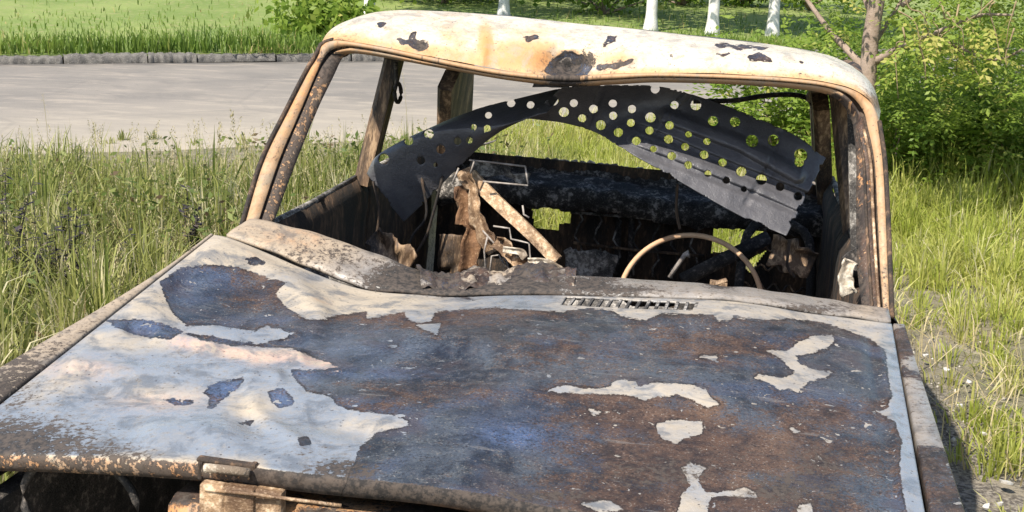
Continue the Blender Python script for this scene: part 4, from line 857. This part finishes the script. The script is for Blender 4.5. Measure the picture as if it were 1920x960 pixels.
# behind the car and to the right: brighter meadow
C = scatter(14500, -1.8, 5.2, .4, 13.5, lambda P: side_ok(P)*off_car(P, .12)*(((P[:, 0] > .8) | (P[:, 1] > 3.9)))*np.clip(ss(.90, 1.14, scorch(P)), .05, 1)*np.clip(clump(P, 17)*1.2, .3, 1)*(np.abs(P[:, 0]-.3) < 1.5+P[:, 1]*.30))
hc = (.13+.15*rng.random(len(C)))*(1+.35*vnoise(C*flat, .5, 18))*(.5+.5*ss(1.0, 1.6, scorch(C)))*(1+.5*ss(6.5, 8.5, C[:, 1])*(C[:, 0] > 1))
tufts(C, 26, hc, .09, .0065, 'meadow_grass', M_MEADOW, 'bright yellow green meadow grass behind and right of the car', np.clip(.42+.24*rng.normal(size=len(C))+.25*vnoise(C*flat, .5, 19)+.02, 0, 1), .8)
C = scatter(1500, .6, 5., 6.0, 8.8, lambda P: (P[:, 0] > .9)*np.clip(clump(P, 61)*1.2, .2, 1)*ss(5.6, 7.4, P[:, 1]))
tufts(C, 26, (.30+.26*rng.random(len(C)))*ss(5.2, 8.0, C[:, 1]), .12, .010, 'tall_meadow_grass', M_MEADOW, 'tall green grass standing in front of the shrubs at right', np.clip(.25+.2*rng.normal(size=len(C)), 0, 1), .5)
# dry flattened straw at the scorched edge
P = scatter(60000, -3.2, 3.2, 1.2, 6.5, lambda P: off_car(P, .05)*(np.abs(scorch(P)-1.02) < .16)*.12); 
o = blade_mesh('dry_straw', P+np.array([0, 0, .02]), rng.uniform(.08, .22, len(P)), rng.uniform(.003, .006, len(P)), leaf_mat('straw', (.42, .34, .17), (.58, .49, .30), None, .3), 1.3); kind(o, 'stuff'); o['label'] = 'pale dry straw flattened round the scorched ground'; o['category'] = 'straw'
# fringe of the lawn behind the far kerb
sN = rng.uniform(-8, 30, 26000); tN = -.18-np.abs(rng.normal(0, 1, 26000))**1.6*1.6
P = KA+dR*sN[:, None]+nR*tN[:, None]; P[:, 2] = np.interp(-tN, [0, 1, 3, 6, 12, 30], [.10, .12, .18, .33, .58, 1.2])
hh = np.where(tN > -.8, rng.uniform(.10, .30, len(P)), rng.uniform(.05, .14, len(P)))*(1+.5*vnoise(P*np.array([1, 1, 0]), .35, 20))
o = blade_mesh('verge_grass', P, hh, rng.uniform(.010, .022, len(P)), M_VERGE, .5, rnd=np.clip(rng.normal(.45, .2, len(P))+.12*ss(-1, -4, tN)+.2*vnoise(P, .3, 22), 0, 1)); kind(o, 'stuff'); o['label'] = 'rough grass fringing the kerb across the road'; o['category'] = 'grass'

sN = rng.uniform(-8, 30, 9000); P = KA+dR*sN[:, None]+nR*rng.uniform(-.16, .0, (9000, 1)); P[:, 2] = .11; P = P[vnoise(P*flat, .35, 52) > .15]
o = blade_mesh('kerb_grass', P, rng.uniform(.06, .2, len(P)), rng.uniform(.008, .018, len(P)), M_VERGE, .9); kind(o, 'stuff'); o['label'] = 'grass tufts hanging over the far kerb'; o['category'] = 'grass'
P = scatter(900, -5.5, -.95, 2.6, 7.6, lambda P: side_ok(P)*off_car(P, .12)*ss(1., 1.2, scorch(P))*ss(.6, 2.6, rd(P))*.8); hs = (.28+.2*rng.random(len(P)))*(.5+.5*ss(.6, 3, rd(P))); m = 34
tq = rng.random((len(P), m)); aq = rng.uniform(0, 6.283, (len(P), m)); oq = (1-tq)*.022*rng.random((len(P), m))+.002; c_ = P[:, None]+np.stack([np.cos(aq)*oq+tq*.03*np.cos(hs*90)[:, None], np.sin(aq)*oq+tq*.03*np.sin(hs*90)[:, None], hs[:, None]+tq*.11], 2); c_ = c_.reshape(-1, 3); aq = aq.ravel(); l = .010
dv = np.stack([np.cos(aq)*l*.5, np.sin(aq)*l*.5, np.full(len(aq), l)], 1); wv = np.stack([-np.sin(aq), np.cos(aq), 0*aq], 1)*l*.2
o = fast_mesh('seed_panicles', np.stack([c_, c_+dv*.5-wv, c_+dv, c_+dv*.5+wv], 1).reshape(-1, 3), np.arange(len(c_)*4).reshape(-1, 4), np.zeros((0, 3), int), M_SEED, None, dict(rnd=np.repeat(rng.random(len(c_)), 4))); kind(o, 'stuff'); o['label'] = 'feathery seed heads over the left grass strip'; o['category'] = 'seed heads'
# --- single seeding stalks that stand above the left strip
def stalk(x, ytop, ybase, lab, k_, style=0):
    g = ground(x, ybase); d = np.linalg.norm(g-CW); h = (ybase-ytop)*d/F_PX*1.0
    r = tag(empty('grass_stalk', loc=g), lab, 'grass stalk', 'seeding grass stalks left of the car')
    n = 12; s = np.linspace(0, 1, n); bend = random.uniform(-.12, .12); pth = np.stack([bend*h*s**2.2, .04*h*s, h*s], 1)
    V, Fc = tube_geo(pth, .0022*(1-.6*s), 5)
    st = link_mesh('stem', V, Fc, M_SEED, r); set_attr(st.data, 'rnd', np.full(len(V), .3)); set_attr(st.data, 'hgt', np.zeros(len(V)))
    m = 46 if style == 0 else 60; tt = rng.uniform(.72, 1.0, m) if style == 0 else rng.uniform(.5, 1.0, m)
    c_ = np.stack([np.interp(tt, s, pth[:, j]) for j in range(3)], 1)
    a = rng.uniform(0, 6.28, m); out = .006+.005*rng.random(m) if style == 0 else (1.05-tt)*.10*rng.random(m)+.004
    c_ = c_+np.stack([np.cos(a)*out, np.sin(a)*out, rng.uniform(0, .012, m)], 1); l = .016 if style == 0 else .007
    tip = c_+np.stack([np.cos(a)*l*.45, np.sin(a)*l*.45, np.full(m, l)], 1); wv = np.stack([-np.sin(a), np.cos(a), 0*a], 1)*l*.22
    mid = (c_+tip)/2
    V = np.stack([c_, mid-wv, tip, mid+wv], 1).reshape(-1, 3); q = np.arange(m*4).reshape(m, 4)
    sh_ = fast_mesh('seed_head', V, q, np.zeros((0, 3), int), M_SEED, r, dict(rnd=np.repeat(rng.uniform(.2, 1, m), 4), hgt=np.ones(m*4))); kind(sh_, 'stuff')
stalk(95, 188, 350, 'tall loose seeding stalk at the far left standing against the road', 0, 1)
stalk(190, 235, 380, 'short loose seeding stalk between two others against the road', 1, 1)
stalk(412, 232, 400, 'upright grass stalk with spike head, nearer the road of the close pair', 2)
stalk(446, 216, 390, 'tallest drooping spike of grass left of the windscreen pillar', 3)
stalk(470, 258, 400, 'grass spike closest to the windscreen pillar on the left', 4)
stalk(30, 285, 430, 'low seeding stalk at the left edge of the picture', 5, 1)
stalk(545, 330, 440, 'short seeding stalk just behind the left windscreen pillar', 6)
stalk(765, 140, 330, 'tall loose seeding stalk seen through the left rear side window', 7, 1)
# --- charred weeds in the left strip
def weed(x, ytop, ybase, lab):
    g = ground(x, ybase); d = np.linalg.norm(g-CW); h = (ybase-ytop)*d/F_PX
    r = tag(empty('charred_weed', loc=g), lab, 'weed', 'charred weeds left of the car')
    gs = []; L = []
    for b in range(7):
        n = 8; s = np.linspace(0, 1, n); a = random.uniform(0, 6.28); sp = random.uniform(.05, .22) if b else .03
        pth = np.stack([math.cos(a)*sp*h*s**1.5, math.sin(a)*sp*h*s**1.5, h*s*(1 if b == 0 else random.uniform(.6, .95))], 1); gs.append(tube_geo(pth, .0035*(1-.7*s), 5))
        m = 40; tt = rng.uniform(.25, 1, m); L.append(np.stack([np.interp(tt, s, pth[:, j]) for j in range(3)], 1))
    V, Fc = join_geo(gs); st = link_mesh('stem', V, Fc, M_CHAR, r); set_attr(st.data, 'rnd', rng.uniform(0, .6, len(V)))
    c_ = np.concatenate(L); m = len(c_); a = rng.uniform(0, 6.28, m); l = rng.uniform(.014, .045, m)
    dv = np.stack([np.cos(a)*l, np.sin(a)*l, rng.uniform(-.6, .5, m)*l], 1); wv = np.stack([-np.sin(a), np.cos(a), 0*a], 1)*l[:, None]*.28
    V = np.stack([c_, c_+dv*.5-wv, c_+dv, c_+dv*.5+wv], 1).reshape(-1, 3)
    fast_mesh('withered_leaves', V, np.arange(m*4).reshape(m, 4), np.zeros((0, 3), int), M_CHAR, r, dict(rnd=np.repeat(rng.random(m), 4)))
weed(78, 385, 640, 'dark charred weed nearest the left edge of the picture'); weed(140, 370, 630, 'dark charred weed, second from the left edge'); weed(112, 430, 640, 'small charred weed between the two dark ones at the left')
weed(362, 350, 545, 'charred weed standing close to the rear corner of the hood'); weed(20, 330, 600, 'browned weed cut by the left edge of the picture'); weed(250, 430, 570, 'thin charred weed midway between the left edge and the hood')

# ------------------------------------------------------------------ leaves on trees and shrubs
def compound(C, D, mat, name, parent, nl=4, l=.034, wd=.017, rach=.16, rnd=None):
    """pinnate leaves: C bases, D directions"""
    N = len(C); D = D/np.linalg.norm(D, axis=1)[:, None]; upv = np.array([0, 0, 1.])
    S = np.cross(D, upv); S /= np.linalg.norm(S, axis=1)[:, None]+1e-9; Nn = np.cross(S, D)
    Vs = []; R_ = rng.uniform(.7, 1.25, N)[:, None]
    for k_ in range(nl*2+1):
        if k_ == nl*2: b = C+D*rach*R_; dv = D
        else:
            s = (k_//2+1)/(nl+.6); sg = 1 if k_ % 2 else -1; b = C+D*rach*R_*s-upv*.03*s*s; dv = D*.45+S*sg*.85-Nn*rng.uniform(.0, .5, (N, 1))
        dv = dv/np.linalg.norm(dv, axis=1)[:, None]; wv = np.cross(dv, Nn+rng.normal(0, .35, (N, 3))); wv /= np.linalg.norm(wv, axis=1)[:, None]+1e-9
        ll = l*R_; Vs.append(np.stack([b, b+dv*ll*.5-wv*wd*.5*R_, b+dv*ll, b+dv*ll*.5+wv*wd*.5*R_], 1))
    V = np.stack(Vs, 1).reshape(-1, 3); nq = len(V)//4
    rn = rng.uniform(0, 1, N) if rnd is None else rnd
    return fast_mesh(name, V, np.arange(nq*4).reshape(nq, 4), np.zeros((0, 3), int), mat, parent, dict(rnd=np.repeat(np.clip(rn, 0, 1), (nl*2+1)*4)))
def simple_leaves(C, size, mat, name, parent, rnd=None):
    N = len(C); d = rng.normal(size=(N, 3)); d[:, 2] -= .3; d /= np.linalg.norm(d, axis=1)[:, None]; w_ = np.cross(d, rng.normal(size=(N, 3))); w_ /= np.linalg.norm(w_, axis=1)[:, None]+1e-9
    s = (size*rng.uniform(.6, 1.3, N))[:, None]; V = np.stack([C, C+d*s*.5-w_*s*.32, C+d*s, C+d*s*.5+w_*s*.32], 1).reshape(-1, 3)
    return fast_mesh(name, V, np.arange(N*4).reshape(N, 4), np.zeros((0, 3), int), mat, parent, dict(rnd=np.repeat(rng.random(N) if rnd is None else rnd, 4)))
def clumps(ctr, rad, ncl, per, clr):
    d = rng.normal(size=(ncl, 3)); d /= np.linalg.norm(d, axis=1)[:, None]; r = rng.uniform(.35, 1, ncl)**.6
    cc = np.asarray(ctr)+d*r[:, None]*np.asarray(rad); t = rng.uniform(0, .35, ncl)
    L = cc[:, None]+rng.normal(size=(ncl, per, 3))*clr*np.array([1, 1, .7]); return L.reshape(-1, 3), np.repeat(t, per), cc
def limb(path, r0, r1, n=8): p = curve(path, 14); return tube_geo(p, np.linspace(r0, r1, 14), n)
def wp(x, y, D):      # place at distance D (along world Y from the camera) on the sight line of a photo pixel
    d = Tn[:3, :3] @ ray(x, y); return CW+d*(D/d[1])
# --- young locust tree right of the roof
D0 = 8.3
base = wp(1622, 150, D0); base[2] = -.05
tree = tag(empty('young_tree', loc=base), 'slim brown trunked tree with feathery leaves behind the car roof at right', 'tree')
rel = lambda P: np.asarray(P)-base
T0 = [np.zeros(3), rel(wp(1622, 240, D0)), rel(wp(1622, 150, D0)), rel(wp(1634, 60, D0)), rel(wp(1648, -20, D0)), rel(wp(1660, -260, D0+.2)), rel(wp(1690, -560, D0+.3))]
link_mesh('trunk', *limb(T0, .055, .022, 10), M_BARK, tree)
brs = [[(1626, 135), (1595, 100), (1556, 58), (1500, -20), (1440, -120)], [(1632, 120), (1690, 88), (1755, 62), (1830, 30), (1900, 28)], [(1632, 95), (1660, 50), (1690, 0), (1720, -60)], [(1755, 62), (1800, 88), (1870, 112), (1930, 85)], [(1636, 40), (1600, -60), (1560, -180)], [(1645, 0), (1720, -120), (1800, -220)], [(1690, 10), (1780, -40), (1880, -80)]]
tips = []
for i, b in enumerate(brs):
    pth = [rel(wp(x, y, D0-.10*j*(1 if i % 2 else -1))) for j, (x, y) in enumerate(b)]
    link_mesh('branch', *limb(pth, .026 if i < 2 else .015, .006, 7), M_BARK, tree); tips.append(pth)
for i in range(16):
    x0, y0 = random.uniform(1680, 1930), random.uniform(-30, 80); dx = random.uniform(-70, 70); q = [(x0, y0), (x0+dx*.4+random.uniform(-15, 15), y0+random.uniform(10, 35)), (x0+dx+random.uniform(-15, 15), y0+random.uniform(35, 80)), (x0+dx*1.2, y0+random.uniform(70, 140))]
    dq = D0-.9+.5*random.random(); link_mesh('twig', *tube_geo(curve([rel(wp(x, y, dq)) for x, y in q], 10), np.linspace(.0055, .0022, 10), 5), M_TWIG, tree)
cl = []; rn = []
def leafpx(n, x0, x1, y0, y1, d0, d1, r=None):
    for _ in range(n): cl.append(rel(wp(random.uniform(x0, x1), random.uniform(y0, y1), random.uniform(d0, d1)))); rn.append(random.random() if r is None else random.gauss(*r))
leafpx(780, 1650, 1960, -220, 140, D0-.7, D0+1.0, (.55, .25)); leafpx(300, 1640, 1960, 90, 230, D0-.2, D0+.9, (.45, .25)); leafpx(110, 1540, 1640, -160, 60, D0-.2, D0+.6, (.5, .25)); leafpx(420, 1540, 2100, -650, -150, D0-.8, D0+1.2, (.5, .25)); leafpx(70, 1690, 1900, 20, 150, D0-.9, D0-.5, (.85, .12))
cl = np.array(cl); lx, ly = wproj(cl+base); lk = ~((lx > 1585) & (lx < 1678) & (ly > -60) & (cl[:, 1] < .5)); cl = cl[lk]; rn = np.array(rn)[lk]; dd = rng.normal(size=cl.shape); dd[:, 2] = -np.abs(dd[:, 2])*.6
compound(cl, dd, M_LEAF, 'crown', tree, 5, .040, .019, .19, np.array(rn))
# --- shrubs behind the meadow, right
def shrub(x, ytop, D, wpx, lab, dark, n=46, per=26):
    top = wp(x, ytop, D); g = top.copy(); g[2] = -.03; h = max(.5, top[2]+.05); sc = D*1.03/F_PX; rx = wpx*sc/2
    r = tag(empty('shrub', loc=g), lab, 'shrub', 'shrubs at the back of the meadow')
    L, t, cc = clumps((0, 0, h*.52), (rx, rx*.8, h*.50), n, per, .16); L = L[rng.random(len(L)) < .62]
    L = L[L[:, 2] > .0]; dv = rng.normal(size=L.shape); dv[:, 2] *= .6
    compound(L, dv, M_LEAFD if dark else M_LEAF, 'crown', r, 4, .050, .026, .20, np.clip(rng.normal(.42, .24, len(L)), 0, 1))
    link_mesh('stem', *join_geo([limb([(0, 0, 0), cc[i]*.5+(0, 0, 0), cc[i]], .012, .003, 5) for i in range(0, min(12, n))]), M_BARK, r)
shrub(1745, 150, 9.8, 300, 'broad shrub beside the slim tree trunk, left of the last shrub', 0, 52)
shrub(1890, 150, 9.3, 260, 'shrub cut by the right edge of the picture', 0, 60); shrub(1680, 175, 9.0, 160, 'low shrub between the right pillar and the broad shrub', 0, 34)
shrub(1470, 100, 9.9, 200, 'shrub seen through the rear window behind the driver side', 0, 46); shrub(1580, 60, 10.6, 220, 'taller shrub behind the slim tree trunk', 1, 56); shrub(1830, 20, 11.2, 300, 'tall dark shrub at the back under the tree crown', 1, 60)
# --- whitewashed street trees across the road
def far_tree(x, t, lab, hgt=5.5, seed=0):
    best = min(np.linspace(-10, 90, 1500), key=lambda s: abs(float(wproj(road_pt(s, t, .3))[0])-x)); g = road_pt(best, t, np.interp(-t, [0, 6, 12, 30], [.08, .33, .58, 1.2]))
    r = tag(empty('street_tree', loc=g), lab, 'tree', 'whitewashed trees across the road')
    link_mesh('whitewash', *tube_geo([(0, 0, -.1), (0, 0, .05), (.005, 0, .25), (.01, 0, .7), (.0, .01, 1.25)], [.16, .125, .098, .09, .085], 12), M_WASH, r)
    link_mesh('trunk', *limb([(0, 0, 1.2), (.05, 0, 1.9), (.0, .1, 3.2), (.1, 0, 4.2)], .083, .04, 9), M_BARK, r)
    for i in range(4):
        a = i*1.6+seed; link_mesh('branch', *limb([(0, 0, 1.9+.25*i), (math.cos(a)*.6, math.sin(a)*.6, 2.6+.3*i), (math.cos(a)*1.3, math.sin(a)*1.3, 3.4+.3*i)], .05, .015, 6), M_BARK, r)
    L, t_, cc = clumps((0, 0, hgt*.66), (1.7, 1.7, hgt*.36), 60, 60, .30); simple_leaves(L, .15, M_LEAFD, 'crown', r, np.clip(rng.normal(.45, .25, len(L)), 0, 1))
for x, t, lab in ((692, -4.6, 'whitewashed tree trunk above the left end of the roof'), (947, -5.2, 'whitewashed tree trunk above the middle of the roof'), (1222, -3.2, 'whitewashed tree trunk right of the roof dent'), (1335, -2.6, 'second whitewashed trunk right of the roof dent'), (1448, -2.4, 'whitewashed trunk nearest the slim tree')):
    far_tree(x, t, lab, seed=x)
def far_shrub(x, t, wd, h, lab):
    best = min(np.linspace(-15, 120, 1500), key=lambda s: abs(float(wproj(road_pt(s, t, .3))[0])-x)); g = road_pt(best, t, np.interp(-t, [0, 6, 12, 30], [.08, .33, .58, 1.2]))
    r = tag(empty('hedge_shrub', loc=g), lab, 'shrub', 'shrubs along the back of the lawn')
    L, t_, cc = clumps((0, 0, h*.5), (wd/2, wd/2.4, h*.5), 50, 46, .22); L = L[L[:, 2] > 0]; simple_leaves(L, .13, M_LEAFD if x % 2 else M_LEAF, 'crown', r, np.clip(rng.normal(.4, .22, len(L)), 0, 1))
    link_mesh('stem', *join_geo([limb([(0, 0, 0), cc[i]*.6, cc[i]], .03, .008, 5) for i in range(8)]), M_BARK, r)
for x, t, wd, h, lab in ((610, -2.2, 1.2, .5, 'low leafy bush on the lawn left of the roof corner'), (720, -9, 3.2, 1.8, 'far bush above the left end of the roof'), (830, -8, 2.6, 1.6, 'far bush left of the middle whitewashed trunk'), (905, -9, 2.6, 1.7, 'far bush just left of the middle whitewashed trunk'), (1040, -9.5, 3.0, 1.8, 'far bush right of the middle whitewashed trunk'), (1131, -6, 2.6, 1.5, 'far bush above the roof dent'), (1280, -8, 3.0, 1.6, 'far bush between the right whitewashed trunks'), (1395, -8, 3.0, 1.7, 'far bush behind the last two whitewashed trunks'), (1520, -7, 3.0, 2.0, 'far bush left of the slim tree trunk'),
                       (520, -24, 6., 3.5, 'distant bush at the back of the lawn, nearest the roof'), (330, -26, 6., 3.2, 'distant bush at the back of the lawn, middle one'), (120, -25, 6, 3.4, 'distant bush at the back of the lawn near the left edge')):
    far_shrub(x, t, wd, h, lab)

# ------------------------------------------------------------------ ash, gravel and scraps on the ground
N = 9000; P = scatter(60000, -3., 3.2, .2, 6.5, lambda P: off_car(P, .0)*ss(1.35, .9, scorch(P))*.5); N = len(P)
octa = np.array([(1, 0, 0), (-1, 0, 0), (0, 1, 0), (0, -1, 0), (0, 0, 1), (0, 0, -1)], float); of = np.array([(0, 2, 4), (2, 1, 4), (1, 3, 4), (3, 0, 4), (2, 0, 5), (1, 2, 5), (3, 1, 5), (0, 3, 5)])
s = (.003+.011*rng.random(N)**3)[:, None, None]; V = P[:, None]+np.array([0, 0, .006])+octa[None]*s*rng.uniform(.5, 1.4, (N, 6, 1))
Fq = (np.arange(N)[:, None, None]*6+of[None]).reshape(-1, 3)
M_GRAVEL = leaf_mat('ash_gravel', (.05, .045, .042), (.30, .27, .23), (.50, .47, .42), 0., .9)
o = fast_mesh('ash_gravel', V.reshape(-1, 3), np.zeros((0, 4), int), Fq, M_GRAVEL, None, dict(rnd=np.repeat(rng.random(N), 6))); kind(o, 'stuff'); o['label'] = 'ash, grit and gravel strewn on the scorched ground'; o['category'] = 'gravel'
M_SCRAP = plain('pale_scrap', (.62, .60, .56), (.36, .33, .29), 45, .7)
def scrap(x, y, r, lab, i):
    g = ground(x, y, .02); n = 9; a = np.linspace(0, 6.283, n, endpoint=False); R_ = random.Random(i); rr = [r*R_.uniform(.55, 1.15) for _ in a]
    top = np.array([(q*math.cos(t), q*math.sin(t)*.8, (.004+.006*R_.random())) for q, t in zip(rr, a)]); bot = top*np.array([.9, .9, 0]); V = np.concatenate([top, bot, [(0, 0, .009)]])
    Fc = [(j, (j+1) % n, 2*n) for j in range(n)]+[(n+j, n+(j+1) % n, (j+1) % n, j) for j in range(n)]+[tuple(range(2*n-1, n-1, -1))]
    o = link_mesh('paint_scrap', V, Fc, M_SCRAP, smooth=False); o.location = g; o.rotation_euler = (R_.uniform(-.3, .3), R_.uniform(-.3, .3), R_.uniform(0, 6))
    tag(o, lab, 'scrap', 'pale scraps on the ground right of the car')
for i, (x, y, r, lab) in enumerate(((1886, 907, .026, 'largest white scrap on the ground near the right edge'), (1850, 952, .014, 'small white scrap at the bottom right, nearest the fender'), (1873, 947, .012, 'small white scrap at the bottom, right of another one'), (1735, 668, .016, 'pale scrap beside the front fender near the pillar foot'),
                                    (1772, 694, .018, 'pale scrap among straw right of the fender'), (1815, 718, .014, 'pale scrap on ash at the edge of the meadow grass'), (1800, 762, .013, 'pale scrap lying in the car shadow'), (1845, 815, .015, 'pale scrap on soil right of the car shadow'))):
    scrap(x, y, r, lab, i)
